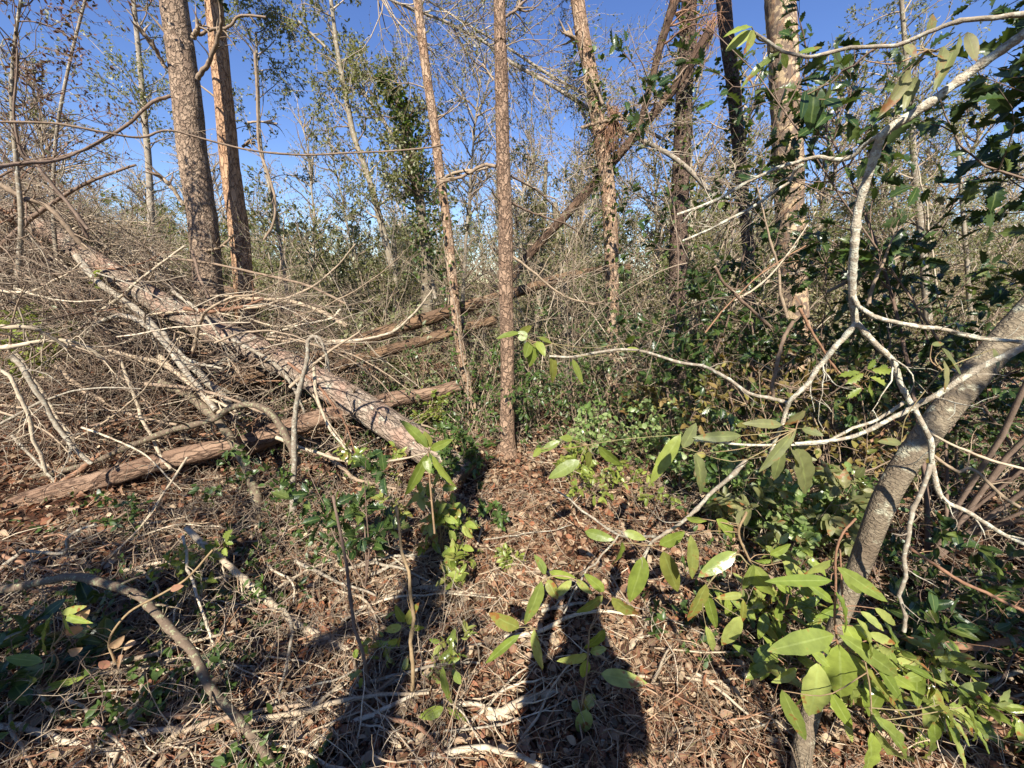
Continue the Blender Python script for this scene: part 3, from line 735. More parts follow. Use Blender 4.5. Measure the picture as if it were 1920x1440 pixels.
log('fallen_log', 'dark log half hidden in the brush pile below the root mound',
    [(60, 470), (110, 540), (190, 610), (240, 680)], 40, 34, 'pine_dark', [4.6, 4.4, 4.1, 3.9], 20, .08, 3)
log('tree_stump', 'dark rotten stump standing behind the arched branch at left', [(492, 850), (494, 800), (497, 765)], 34, 32, 'rot2', [3.6, 3.6, 3.6], 20, .12)

# ------------------------------------------------------------------ individual branches and sticks
def branch(label, pts, Y0, Y1, w0, w1, mat='dead', tw=0, L=.3, sides=8, ground=False, name='dead_branch', cat='branch', lf=None, lfm=None, jit=.22, n=None, group=None, zig=0.0):
    P, r = pxpath(pts, Y0, Y1, w0, w1, n=n or max(14, len(pts) * 6), jit=jit, ground=ground)
    kk = np.arange(0, len(P), max(4, len(P) // 9)); off = rng.normal(size=(len(kk), 3)) * (np.minimum(r[kk] * .7, .004) + .0006)[:, None]; off[0] = 0
    P = P + np.stack([np.interp(np.arange(len(P)), kk, off[:, c]) for c in range(3)], -1)
    r = r * (1 + .15 * (np.arange(len(r)) % 9 == 3))
    mb = MB()
    kn = 1 + .18 * (rng.random(len(r)) > .8) 
    tubes(mb, P, r * kn, sides, cap=True, rough=.03, roughfreq=9)
    k2 = None
    if tw:
        tw = tw + 2
        k = kids(P[None], tw, L, (.4, 1.1), 7, (.15, 1), .2); tubes(mb, k, taper(k, max(r.mean() * .4, .0012), .0007), 5)
        k2 = kids(k, 2, L * .5, (.4, 1.1), 5, (.3, 1), .2); tubes(mb, k2, taper(k2, max(r.mean() * .2, .0009), .0005), 3)
    if lf:
        t = thing(name, P[0], label, cat, group); mb.build('stem', M[mat], t)
        l = MB(); leafon(l, lf[0], k if tw else P[None], lf[1], lf[2], (.2, 1)); 
        if tw: leafon(l, lf[0], k2, max(1, lf[1] // 2), lf[2], (.3, 1))
        l.build('foliage', M[lfm], t); return t, P, r
    o = mb.build(name, M[mat]); tag(o, label, cat, group)
    return o, P, r
B = branch
# brush pile on the left
B('long grey-tan branch sweeping down from the root mound across the brush pile', [(143, 480), (187, 530), (267, 590), (320, 647), (367, 693), (400, 727), (427, 757)], 4.3, 3.1, 11, 13, 'lich', 4, .4)
B('pale branch bowing over in a hump in the middle of the brush pile', [(167, 625), (190, 603), (233, 592), (270, 607), (310, 647), (360, 712), (405, 770)], 3.6, 2.9, 8, 10, 'lich', 4, .3)
B('long pale twig arching in from the left edge over the brush', [(-20, 655), (60, 643), (115, 638), (165, 652), (200, 680), (222, 700)], 2.6, 3.0, 8, 5, 'deadpale', 5, .4)
B('tan branch running down to the right into the bundle of stems', [(205, 657), (250, 668), (300, 680), (340, 703), (385, 745), (420, 778)], 3.4, 2.9, 7, 11, 'dead', 4, .3)
B('thick mossy stem dropping from the brush bundle to the ground beside the reddish log', [(300, 717), (350, 740), (390, 773), (420, 805), (443, 840), (467, 885), (480, 925), (495, 975)], 3.1, 2.5, 13, 17, 'moss', 5, .35)
B('arched smooth branch bending over and down in front of the reddish log', [(60, 895), (167, 870), (233, 840), (317, 807), (400, 787), (430, 768), (467, 760), (503, 770), (527, 800), (545, 838), (556, 870)], 2.9, 2.5, 9, 13, 'moss', 6, .3, n=60)
B('brown-tipped branch slanting up from the left edge above the low log', [(-10, 952), (60, 938), (117, 905), (160, 872), (190, 850)], 2.5, 2.9, 13, 7, 'brown', 3, .3)
B('upright grey stick with a bent-over tip in front of the pale fallen pine', [(548, 985), (550, 850), (551, 797), (563, 727), (577, 667), (580, 637), (600, 635), (612, 665), (617, 695)], 2.45, 2.5, 11, 4, 'lich', 5, .25)
B('crooked pale stick standing at the left edge of the brush', [(0, 693), (25, 715), (45, 757), (60, 800), (75, 850), (87, 888)], 2.4, 2.4, 6, 6, 'deadpale', 4, .25)
B('thick pale branch slanting down at the left, beside the crooked stick', [(20, 668), (45, 692), (75, 742), (105, 800), (140, 842), (172, 868)], 2.6, 2.6, 9, 7, 'lich', 4, .3)
B('short pale branch entering from the left edge below the root mound', [(-20, 612), (50, 613), (85, 625), (120, 650)], 2.5, 2.7, 8, 5, 'deadpale', 3, .3)
B('tan branch lying across the brush just below the root mound', [(80, 535), (130, 575), (190, 600), (250, 608)], 3.8, 3.4, 9, 5, 'dead', 4, .3)
B('long low branch arching right behind the pale fallen pine', [(353, 560), (417, 555), (483, 560), (547, 567), (600, 583), (650, 610)], 4.9, 4.5, 5, 8, 'dead', 5, .5)
B('thin branch crossing in front of the two left pines near their feet', [(285, 482), (393, 493), (500, 517), (583, 537), (650, 570)], 4.6, 4.4, 4, 5, 'dead', 5, .4)
B('dark twig dropping in front of the foot of the stoutest left pine', [(360, 470), (375, 520), (400, 575), (425, 610)], 4.4, 4.2, 4, 5, 'dark', 3, .3)
B('pale straight stick leaning behind the pale fallen pine', [(500, 627), (560, 610), (617, 597), (640, 580)], 4.3, 4.3, 3, 4, 'deadpale', 1, .2)
B('crooked grey stick poking down through the middle of the brush pile', [(225, 672), (253, 753), (273, 800), (300, 850), (318, 880)], 3.0, 2.8, 5, 6, 'deadpale', 5, .25)
B('bare rising branch at the far left sky above the root mound', [(0, 345), (45, 370), (90, 390), (130, 430), (160, 470)], 3.6, 3.8, 8, 9, 'dead', 5, .5)
B('long thin branch stretching across the whole upper left sky', [(-20, 228), (100, 235), (200, 250), (260, 257), (310, 246), (380, 262), (480, 285), (560, 293), (640, 288), (720, 285), (800, 278), (830, 272)], 2.2, 3.4, 4, 3, 'dead', 4, .35, n=80)
B('bent dark branch curving up from the left edge of the sky', [(-20, 325), (20, 310), (70, 305), (110, 300), (150, 285), (210, 248)], 2.4, 3.0, 8, 3, 'dark', 4, .4)
B('leaning dark twig rising left of the brush pile against the sky', [(165, 430), (110, 360), (70, 310), (38, 285), (28, 210), (30, 90)], 3.4, 3.2, 6, 3, 'dark', 6, .4)
B('second leaning dark twig rising against the left sky, right of the first', [(165, 445), (140, 400), (95, 340), (50, 290), (0, 200)], 3.7, 3.4, 5, 2, 'dark', 6, .4)
B('hooked hanging vine loop right of the orange-brown pine', [(478, 100), (482, 180), (486, 270), (500, 320), (516, 375), (512, 420), (495, 450)], 4.4, 4.4, 5, 4, 'dead', 4, .3, name='hanging_vine', cat='vine')
# bottom left
B('thick lichen-spotted branch curving from the left edge down to the bottom', [(-20, 1110), (60, 1096), (130, 1080), (180, 1086), (240, 1110), (290, 1150), (340, 1200), (370, 1243), (400, 1290), (440, 1342), (480, 1392), (520, 1450)], 1.55, .95, 13, 15, 'moss', 7, .2, 12, n=80)
B('pale broken branch slanting down right below the reddish log', [(350, 990), (400, 1035), (460, 1087), (520, 1140), (570, 1175), (650, 1215)], 1.95, 1.45, 9, 15, 'deadpale', 4, .2, 10)
B('thin pale twig crossing down to the right behind the lichen-spotted branch', [(343, 1005), (352, 1060), (365, 1110), (390, 1180), (430, 1290)], 1.8, 1.3, 5, 4, 'deadpale', 3, .15)
B('bleached stick lying at the bottom left corner', [(-10, 1362), (60, 1368), (120, 1386), (190, 1402), (250, 1432)], 0, 0, 11, 9, 'deadpale', 3, .15, ground=True)
B('short bleached stick on the litter left of the bottom end of the lichen-spotted branch', [(340, 1394), (380, 1366), (428, 1350)], 0, 0, 10, 13, 'deadpale', 0, ground=True)
B('forked grey stick at the left edge above the lichen-spotted branch', [(-10, 1075), (30, 1040), (50, 1032), (120, 1035), (127, 1005), (180, 985)], 1.9, 2.0, 7, 4, 'lich', 4, .2)
B('thin fallen twig above the lichen-spotted branch', [(0, 1090), (80, 1040), (170, 1000), (240, 960), (300, 930)], 1.95, 2.5, 5, 4, 'dead', 4, .2)
B('slender straight stick leaning right across the low log', [(190, 1060), (260, 990), (310, 920), (350, 860)], 1.9, 2.6, 4, 4, 'deadpale', 2, .2)
B('straight stick pointing at the photographer shadow from the left', [(560, 1412), (640, 1368), (720, 1326), (770, 1300)], 0, 0, 8, 6, 'lich', 2, .15, ground=True)
B('pale stick lying left to right across the middle of the litter', [(790, 1103), (847, 1110), (907, 1117), (990, 1128), (1030, 1132)], 0, 0, 7, 7, 'deadpale', 3, .15, ground=True)
B('tan stick lying left of the pale middle stick', [(640, 1165), (700, 1130), (770, 1104), (850, 1104)], 0, 0, 5, 6, 'deadpale', 3, .15, ground=True)
B('shaggy bleached stick crossing the photographer shadow', [(885, 1355), (973, 1323), (1033, 1303), (1123, 1275), (1190, 1210), (1225, 1150)], 0, 0, 17, 8, 'deadpale', 8, .2, ground=True)
B('pale twig lying at the right of the photographer shadow', [(1195, 1268), (1280, 1275), (1360, 1275), (1440, 1245)], 0, 0, 6, 5, 'deadpale', 3, .15, ground=True)
B('stubby pale stick at the bottom left of the photographer shadow', [(790, 1445), (820, 1418), (845, 1400)], 0, 0, 13, 11, 'deadpale', 0, ground=True)
B('grey root-like stick at the bottom beside the stubby pale stick', [(828, 1355), (840, 1395), (858, 1450)], 0, 0, 9, 12, 'lich', 2, .1, ground=True)
B('reddish thin twig arching over the litter right of the central pine', [(910, 950), (960, 972), (1030, 985), (1090, 965), (1130, 945)], 2.2, 2.3, 4, 3, 'brown', 1, .2)
# right side
Kt, KP, Kr = B('pale lichen-covered branch bending down from the upper right corner', [(1960, 30, .95), (1920, 62, .98), (1830, 128, 1.02), (1740, 195, 1.05), (1665, 243, 1.08), (1648, 268, 1.09), (1628, 330, 1.1), (1610, 400, 1.11), (1602, 470, 1.12), (1600, 540, 1.13), (1606, 605, 1.14)], 0, 0, 17, 12, 'lichpale', 0, sides=16, n=90, jit=.12)
B('left fork of the pale lichen branch, slanting down left', [(1606, 605), (1570, 645), (1545, 680), (1515, 718), (1480, 755), (1465, 800), (1440, 870)], 1.14, 1.25, 10, 6, 'lichpale', 3, .18, 12, n=50, jit=.15)
B('right fork of the pale lichen branch, hanging down to the right', [(1606, 605), (1640, 645), (1668, 675), (1690, 720), (1705, 750), (1735, 820), (1748, 870), (1765, 935), (1810, 962), (1875, 998), (1940, 1028)], 1.14, 1.0, 10, 7, 'lichpale', 4, .18, 12, n=60, jit=.15)
B('thin grey-green branch leaving the pale lichen branch toward the right edge', [(1600, 555), (1616, 578), (1650, 598), (1720, 612), (1780, 617), (1850, 635), (1950, 650)], 1.13, 1.0, 8, 7, 'lichpale', 1, .15, 10, n=40, jit=.15)
B('arched side branch reaching left from the bend of the pale lichen branch', [(1655, 250), (1620, 275), (1580, 303), (1520, 300), (1470, 310), (1400, 345), (1330, 382), (1270, 405)], 1.08, 1.3, 8, 5, 'lichpale', 2, .15, 8, n=40)
B('lower thin side branch running left below the arched one', [(1505, 308), (1480, 335), (1430, 378), (1350, 420), (1275, 448)], 1.2, 1.3, 6, 4, 'lichpale', 2, .15, 8, n=30)
B('smooth tan branch rising right in front of the leaning grey trunk', [(1490, 832), (1560, 826), (1620, 812), (1690, 780), (1740, 748), (1800, 715), (1860, 680), (1940, 640)], 1.1, .95, 5, 12, 'lichpale', 1, .15, 10, n=50)
B('thin branch joining the tan one from the right fork', [(1300, 826), (1400, 833), (1520, 833), (1570, 820), (1630, 792), (1690, 753)], 1.15, 1.1, 4, 6, 'lichpale', 0, .12, 8, n=40)
B('twig curving across the dark bush to the left fork', [(1030, 668, 1.5), (1080, 668, 1.5), (1180, 656, 1.45), (1280, 680, 1.4), (1330, 692, 1.35), (1370, 715, 1.3), (1420, 740, 1.28), (1480, 757, 1.25)], 0, 0, 4, 7, 'lich', 2, .12, 8, n=50)
B('pale branch with long leaves slanting down left through the lower right middle', [(1400, 862), (1340, 920), (1280, 977), (1240, 1000), (1207, 1040), (1178, 1112)], 1.25, 1.3, 8, 4, 'lich', 2, .15, 8, n=40)
B('thin forked twig over the sunlit litter right of centre', [(1230, 1007), (1160, 1003), (1093, 960), (1040, 915)], 1.35, 1.8, 5, 3, 'lich', 1, .12, 8, n=30)
B('thin twig dropping left from the forked twig to the photographer shadow', [(1160, 1003), (1125, 1045), (1090, 1087), (1057, 1150)], 1.4, 1.2, 4, 3, 'lich', 1, .1, 8, n=30)
B('lichen-dotted upright stick hanging in front of the dark corner at right', [(1745, 870), (1725, 935), (1700, 1010), (1694, 1090), (1687, 1185)], 1.05, 1.0, 8, 6, 'lich', 1, .1, 8, n=40)
B('brown curved branch lying behind the large leaves at right', [(1610, 1170), (1680, 1190), (1750, 1202), (1820, 1211), (1880, 1205), (1950, 1190)], 1.35, 1.3, 9, 13, 'brown', 2, .2, 10, n=40)
B('lower brown branch lying across the bottom right corner', [(1570, 1368), (1680, 1377), (1780, 1367), (1880, 1370), (1950, 1390)], 1.12, 1.1, 12, 16, 'brown', 2, .2, 10, n=40)
B('thin brown twig running down to the right edge above the curved brown branch', [(1697, 1020), (1740, 1050), (1790, 1083), (1860, 1120), (1950, 1160)], 1.4, 1.3, 5, 6, 'brown', 2, .15)
B('pale thin twig slanting to the right edge below the tan branch', [(1725, 795), (1780, 830), (1850, 860), (1950, 890)], 1.1, 1.0, 4, 5, 'deadpale', 0)
B('grey stick leaning in the brush right of the leaning grey trunk', [(1745, 850), (1790, 880), (1830, 885), (1880, 930), (1950, 970)], 1.8, 1.7, 5, 6, 'dead', 3, .25)
B('crooked tan twig in the dark bush left of the left fork', [(1450, 750), (1452, 700), (1470, 640), (1492, 600)], 1.9, 1.9, 6, 7, 'dead', 2, .2)
B('thin dead branch sloping down in the dark bush below the vine-hung pine', [(1340, 500), (1370, 545), (1410, 580), (1445, 612)], 1.8, 1.9, 5, 6, 'dead', 2, .2)
B('twig with long leaves running along the top right of the sky', [(1960, 20), (1860, 32), (1800, 40), (1740, 62), (1680, 82), (1600, 95), (1530, 106), (1500, 105), (1462, 96), (1435, 72), (1410, 55)], .85, 1.05, 9, 4, 'lich', 0, .1, 8, n=60)
B('dark thin twig crossing the upper right sky below the leafy one', [(1660, 80), (1600, 120), (1560, 150), (1500, 175)], 1.0, 1.1, 4, 3, 'dark', 0, .1)
# tangle of further branches in the pile: share one label
TB = []
for i in range(70):
    x = random.uniform(-40, 620); y = random.uniform(480, 860)
    if x > 350 and y < 560: y += 150
    Y = random.uniform(2.6, 4.4) + (.6 if y < 600 else 0)
    L = random.uniform(120, 330); a = random.choice([random.gauss(.55, .35), random.gauss(-.35, .3), random.gauss(.1, .5)])
    cv = random.uniform(-45, 45); k = 5
    pts = [(x + L * s * math.cos(a) + cv * math.sin(s * 3.1) * -math.sin(a), y + L * s * math.sin(a) + cv * math.sin(s * 3.1) * math.cos(a) * .8) for s in np.linspace(0, 1, k)]
    w0 = random.choice([3, 4, 4, 5, 6, 7, 9])
    mt = random.choice(['dead', 'lich', 'deadpale', 'dead', 'brown']); tw = random.choice([2, 4, 6])
    lab = uniq('%s %s dead branch %s %s' % (thick(w0), CN[mt], slope(a), near(A_PILE, *pts[2])), ['with many twigs' if tw > 3 else 'with few twigs', 'bowed upward' if cv < 0 else 'sagging'])
    B(lab, pts, Y, Y - random.uniform(0, .6), w0, w0 * .45, mt, tw, .35, 7, group='dead branches of the brush pile')
for i in range(26):
    x = random.uniform(1300, 1900); y = random.uniform(540, 1000); Y = random.uniform(2.0, 3.8)
    L = random.uniform(90, 260); a = random.gauss(.2, 1.0); cv = random.uniform(-30, 30)
    pts = [(x + L * s * math.cos(a), y + L * s * math.sin(a) + cv * math.sin(s * 3.1)) for s in np.linspace(0, 1, 4)]
    mt = random.choice(['dead', 'brown', 'deadpale']); w0 = random.choice([3, 4, 5, 6])
    lab = uniq('%s %s bare twig %s %s' % (thick(w0), CN[mt], slope(a), near(A_RIGHT, *pts[1])), ['bowed upward' if cv < 0 else 'sagging', 'the longer one' if L > 170 else 'the shorter one'])
    B(lab, pts, Y, Y, w0, 2, mt, 3, .3, 6, group='bare twigs of the right undergrowth')
for i in range(150):
    x = random.uniform(0, 1900) if i < 90 else random.uniform(0, 800); y = random.uniform(960, 1440); L = random.uniform(60, 240); a = random.gauss(0, .6)
    p0 = gp(x, y); dd = np.array([math.cos(a), math.sin(a) * .8, 0]) * random.uniform(.15, .6)
    n = 12; P = grow(p0[None] + np.array([[0, 0, .03]]), dd[None], np.linalg.norm(dd) * 1.3, n, .12)[0]
    P[:, 2] = H(P[:, 0], P[:, 1]) + .025 + .03 * rng.random() + .03 * np.sin(np.linspace(0, 3, n))
    fm = random.choice(['deadpale', 'dead', 'lich', 'deadpale', 'brown']); mb = MB(); rr = random.choice([.003, .004, .005, .007, .010]) * (1 if i < 60 else 1.1); tubes(mb, P, np.linspace(rr, rr * .5, n), 7, cap=True, rough=.06, roughfreq=30)
    k = kids(P[None], 3, .15, (.4, 1.), 5, (.2, 1), .2, (0, 0, .02)); tubes(mb, k, taper(k, rr * .4, .0006), 4)
    qx, qy, _ = project(P); sa = math.atan2(qy[-1] - qy[0], qx[-1] - qx[0]); ln = math.hypot(qy[-1] - qy[0], qx[-1] - qx[0])
    lab = uniq('%s %s %s stick lying %s %s' % ('short' if ln < 110 else 'long', 'thin' if rr < .0045 else 'thick' if rr > .006 else 'slim', CN[fm], slope(sa), near(A_FLOOR, qx.mean(), qy.mean())), ['the straighter one', 'the one farther back'])
    tag(mb.build('fallen_stick', M[fm]), lab, 'stick', 'small sticks on the forest floor')

# ------------------------------------------------------------------ brush, litter (stuff)
GUARD += [(PL, rL, 7), (PR, rR, 5), (PW, rW, 6), (PA, rA, 3), (PB, rB, 3), (PD, rD, 4)]
def brush():
    # dense tangle of twigs of the pile
    mb = MB(); n = 2600
    px = rng.uniform(-120, 620, n); py = 455 + px * .22 + rng.uniform(-30, 420, n) * (1 - px / 1500); Y = rng.uniform(2.9, 5.6, n)
    st = np.array([at(a, b, c) for a, b, c in zip(px, py, Y)])
    hh = H(st[:, 0], st[:, 1]); st = st[(st[:, 2] > hh - .02)]; n = len(st)
    d = rng.normal(size=(n, 3)) * np.array([1, .6, .5]) + np.array([.5, -.2, -.25])
    g = grow(st, d, rng.uniform(.3, 1.1, n), 8, .2, (0, 0, -.01)); g = g[~(covers(g) & (rng.random(n) < .78))]; n = len(g); tubes(mb, g, taper(g, rng.uniform(.0015, .007, n), .001), 5)
    k = kids(g, 3, .28, (.4, 1.2), 5, (.1, 1), .25); k = k[~(covers(k) & (rng.random(len(k)) < .9))]; tubes(mb, k, taper(k, .0022, .0007), 3)
    tag(mb.build('brush_twigs', M['brushmix'], origin=np.zeros(3)), 'tangled mass of fine dead twigs filling the brush pile at the left', 'brush', kind='stuff')
brush()
def under(name, label, X0, X1, Y0, Y1, n, hmax, mat, lf, lfm, nleaf, pk=(.002, .006), seed=0):
    x = rng.uniform(X0, X1, n); y = rng.uniform(Y0, Y1, n)
    keep = (np.abs(x) < y * 1.45 + 1.5); x = x[keep]; y = y[keep]; n = len(x)
    st = np.stack([x, y, H(x, y)], -1)
    d = rng.normal(size=(n, 3)) * .55 + np.array([0, 0, 1.0])
    g = grow(st, d, rng.uniform(.35, 1.0, n) * hmax, 8, .2, (0, 0, -.01))
    mb = MB(); tubes(mb, g, taper(g, rng.uniform(pk[0], pk[1], n), .001), 4)
    k = kids(g, 5, hmax * .38, (.4, 1.2), 5, (.15, 1), .25); tubes(mb, k, taper(k, .0025, .0008), 3)
    if lf:
        l = MB(); leafon(l, lf[0], k, nleaf, lf[1], (.2, 1)); 
        tag(l.build(name + '_leaves', M[lfm], origin=np.zeros(3)), label + ', its small leaves', 'undergrowth', kind='stuff')
    tag(mb.build(name, M[mat], origin=np.zeros(3)), label, 'undergrowth', kind='stuff')
def brush2():
    mb = MB(); n = 3300
    px = rng.uniform(-220, 330, n); py = 345 + np.maximum(px, 0) * .40 + rng.uniform(0, 190, n); Y = rng.uniform(4.2, 5.8, n)
    st = np.array([at(a, b, c) for a, b, c in zip(px, py, Y)])
    d = rng.normal(size=(n, 3)) * np.array([.7, .5, .5]) + np.array([.75, -.3, -.25])
    g = grow(st, d, rng.uniform(.4, 1.5, n), 9, .16, (0, 0, -.01)); g = g[~(covers(g) & (rng.random(n) < .85))]
    tubes(mb, g, taper(g, rng.uniform(.002, .007, len(g)), .001), 5)
    k = kids(g, 3, .4, (.4, 1.2), 6, (.1, 1), .22, (0, 0, .02)); k = k[~(covers(k) & (rng.random(len(k)) < .85))]; tubes(mb, k, taper(k, .003, .0008), 3)
    tag(mb.build('mound_brush', M['twigmix'], origin=np.zeros(3)), 'bristling heap of dead twigs over and around the root mound at the left edge', 'brush', kind='stuff')
    # fine bare twigs standing and leaning everywhere in the near and middle ground
    mb = MB(); n = 2600
    dd = np.exp(rng.uniform(np.log(1.1), np.log(6.5), n)); a = rng.uniform(-R(64), R(64), n); x = dd * np.sin(a); y = dd * np.cos(a)
    keep = ~((np.abs(x - .33) < .45) & (y < 3.0) & (rng.random(n) < .75)); x = x[keep]; y = y[keep]; dd = dd[keep]; n = len(x)
    m = 1500; x = np.concatenate([x, rng.uniform(-2.6, -.2, m), rng.uniform(.9, 3.2, m // 2)]); y = np.concatenate([y, rng.uniform(.85, 2.9, m), rng.uniform(1.2, 3.2, m // 2)])
    dd = np.hypot(x, y); n = len(x)
    st = np.stack([x, y, H(x, y)], -1)
    d = rng.normal(size=(n, 3)) * np.array([1, .8, .35]) + np.array([0, 0, .45])
    g = grow(st, d, rng.uniform(.12, .36, n) * (1 + dd * .16), 8, .26, (0, 0, -.05)); g[..., 2] = np.maximum(g[..., 2], H(g[..., 0], g[..., 1]) + .004)
    g = g[~covers(g)]; n = len(g)
    tubes(mb, g, taper(g, rng.uniform(.001, .0034, n), .0007), 4)
    k = kids(g, 3, .14, (.4, 1.2), 5, (.15, 1), .28); tubes(mb, k, taper(k, .0013, .0005), 3)
    tag(mb.build('fine_twigs', M['twigmix'], origin=np.zeros(3)), 'fine bare curling twigs sticking up out of the litter all over', 'twigs', kind='stuff')
brush2()
under('undergrowth', 'twiggy brown and green thicket growing behind the fallen logs', -9, 9, 5.2, 10, 1500, 1.0, 'twigmix', ('small', .045), 'fargreen', 4)
under('far_undergrowth', 'grey-green thicket in the distance between the trees', -26, 26, 10, 22, 1700, 1.9, 'twigmix', ('tiny', .09), 'fargreen', 6, (.004, .010))
under('low_undergrowth', 'low twigs and green leaves around the fallen logs and central pine', -2.6, 2.2, 3.3, 5.4, 420, .55, 'twigmix', ('small', .045), 'ivy', 3)
under('right_undergrowth', 'dry twigs and sparse leaves covering the ground at the right', 1.2, 7.5, 2.2, 5.5, 900, .6, 'twigmix', ('small', .05), 'ivy', 2)
def litter():
    def pol(n, d0, d1, az=66):
        d = np.exp(rng.uniform(np.log(d0), np.log(d1), n)); a = rng.uniform(-R(az), R(az), n)
        return d * np.sin(a), d * np.cos(a) , d
    n = 95000
    x, y, d = pol(n, .55, 11)
    z = H(x, y) + rng.uniform(0, .085, n) ** 1.2
    l = MB(); leaves(l, 'dead', np.stack([x, y, z], -1), rng.normal(size=(n, 3)) * np.array([1, 1, .35]), rng.normal(size=(n, 3)) * .8 + np.array([0, 0, 1]), rng.uniform(.012, .05, n) * (1 + d * .08), rng.uniform(.7, 1.6, n))
    tag(l.build('leaf_litter', M['litleaf'], origin=np.zeros(3)), 'brown and reddish dead leaves carpeting the forest floor', 'leaf litter', kind='stuff')
    n = 50000
    x, y, d = pol(n, .55, 10)
    clump = np.clip(.7 + 1.6 * vn(x * 1.6 + 3, y * 1.6 + 8), .05, 1.2)
    keep = rng.random(n) < clump; x = x[keep]; y = y[keep]; d = d[keep]; n = len(x)
    st = np.stack([x, y, H(x, y) + rng.uniform(.005, .08, n)], -1)
    dd = rng.normal(size=(n, 3)) * np.array([1, .8, .32])
    g = grow(st, dd, rng.uniform(.02, .11, n), 4, .35)
    mb = MB(); tubes(mb, g, taper(g, rng.uniform(.0005, .0019, n) * (1 + .14 * d), .0004), 3)
    n = 3800; x, y, d = pol(n, .55, 9); st = np.stack([x, y, H(x, y) + rng.uniform(.005, .09, n)], -1)
    g = grow(st, rng.normal(size=(n, 3)) * np.array([1, .7, .25]), rng.uniform(.06, .34, n), 6, .22, (0, 0, -.02)); tubes(mb, g, taper(g, rng.uniform(.001, .0038, n), .0007), 4)
    tag(mb.build('needle_and_twig_litter', M['litwig'], origin=np.zeros(3)), 'straw-coloured pine needles and fine twigs strewn over the forest floor', 'litter', kind='stuff')
    # small green seedlings
    n = 5200; x, y, d = pol(n, .8, 6.5); keep = vn(x * 1.3 + 30, y * 1.3 + 11) > -.04; x = x[keep]; y = y[keep]; n = len(x)
    st = np.stack([x, y, H(x, y)], -1); g = grow(st, rng.normal(size=(n, 3)) * .5 + np.array([0, 0, 1]), rng.uniform(.05, .2, n), 4, .2)
    l = MB(); leafon(l, 'small', g, 5, .036, (.4, 1), .9, 0)
    tag(l.build('ground_cover', M['ivy'], origin=np.zeros(3)), 'tiny green seedlings scattered through the leaf litter', 'ground cover', kind='stuff')
litter()

# ------------------------------------------------------------------ shrubs and leafy plants
def shrub(name, label, base, h, spread, ns, nk, lk, size, per, lfm, mat='stem', sr=.006, lean=(0, 0, 0), cat='shrub', group=None, k2n=3, L1=None, width=1.0, droop=.25, tr=(.2, 1)):
    base = np.asarray(base, float)
    t = thing(name, base, label, cat, group)
    st = np.repeat(base[None], ns, 0) + rng.normal(size=(ns, 3)) * np.array([.04, .04, 0]) * spread
    d = rng.normal(size=(ns, 3)) * np.array([spread, spread, 0]) + np.array([0, 0, 1.]) + np.asarray(lean)
    g = grow(st, d, rng.uniform(.75, 1.1, ns) * h, 10, .1)
    k = kids(g, nk, L1 or h * .4, (.5, 1.2), 7, tr, .16, (0, 0, .02))
    k2 = kids(k, k2n, (L1 or h * .4) * .5, (.4, 1.1), 5, (.2, 1), .18)
    limbs(t, 'stem', mat, [(g, taper(g, sr, sr * .25), 7), (k, taper(k, sr * .45, sr * .12), 5), (k2, taper(k2, sr * .22, sr * .08), 4)])
    l = MB(); leafon(l, lk, k2, per, size, (.15, 1), .75, droop, width); leafon(l, lk, k, per, size, (.4, 1), .75, droop, width)
    l.build('foliage', M[lfm], t)
    return t
def gb(px, Y): 
    p = at(px, 760, Y); x = p[0]; return np.array([x, Y, float(H(x, Y)) - .02])
# dark evergreen bushes at the right
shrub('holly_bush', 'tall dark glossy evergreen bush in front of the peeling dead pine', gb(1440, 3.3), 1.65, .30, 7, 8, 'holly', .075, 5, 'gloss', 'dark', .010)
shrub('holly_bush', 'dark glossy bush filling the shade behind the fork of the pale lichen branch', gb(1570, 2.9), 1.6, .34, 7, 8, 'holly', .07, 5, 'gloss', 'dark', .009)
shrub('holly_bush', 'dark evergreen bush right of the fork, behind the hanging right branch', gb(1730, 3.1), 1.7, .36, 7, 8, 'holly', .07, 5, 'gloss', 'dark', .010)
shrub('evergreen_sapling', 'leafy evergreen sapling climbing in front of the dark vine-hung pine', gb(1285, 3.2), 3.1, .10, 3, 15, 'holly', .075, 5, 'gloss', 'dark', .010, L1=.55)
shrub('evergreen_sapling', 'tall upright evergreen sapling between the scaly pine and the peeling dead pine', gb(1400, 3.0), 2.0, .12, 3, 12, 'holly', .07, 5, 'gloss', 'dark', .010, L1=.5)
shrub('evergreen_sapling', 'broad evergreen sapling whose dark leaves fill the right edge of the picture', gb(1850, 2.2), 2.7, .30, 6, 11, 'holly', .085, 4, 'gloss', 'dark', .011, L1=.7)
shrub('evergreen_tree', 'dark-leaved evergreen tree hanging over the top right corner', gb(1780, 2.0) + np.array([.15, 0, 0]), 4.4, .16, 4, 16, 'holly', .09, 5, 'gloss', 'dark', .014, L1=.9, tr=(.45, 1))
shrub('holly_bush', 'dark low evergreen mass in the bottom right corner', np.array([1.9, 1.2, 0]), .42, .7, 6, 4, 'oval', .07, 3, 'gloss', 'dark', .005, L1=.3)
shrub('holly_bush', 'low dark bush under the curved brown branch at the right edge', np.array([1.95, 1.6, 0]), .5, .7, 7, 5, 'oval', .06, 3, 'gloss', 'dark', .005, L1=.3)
shrub('shrub', 'low shrub with round pale shiny leaves right of the central pine', gb(1250, 3.0), .7, .5, 7, 6, 'round', .042, 3, 'rounded', 'stem', .004)
shrub('shrub', 'round-leaved shrub at the foot of the dark bush, lower right middle', gb(1330, 2.6), .6, .6, 7, 6, 'round', .04, 3, 'rounded', 'stem', .004)
shrub('shrub', 'small dim shrub left of the leaning grey trunk base', gb(1500, 2.1), .55, .5, 8, 6, 'round', .045, 5, 'rounded', 'stem', .004)
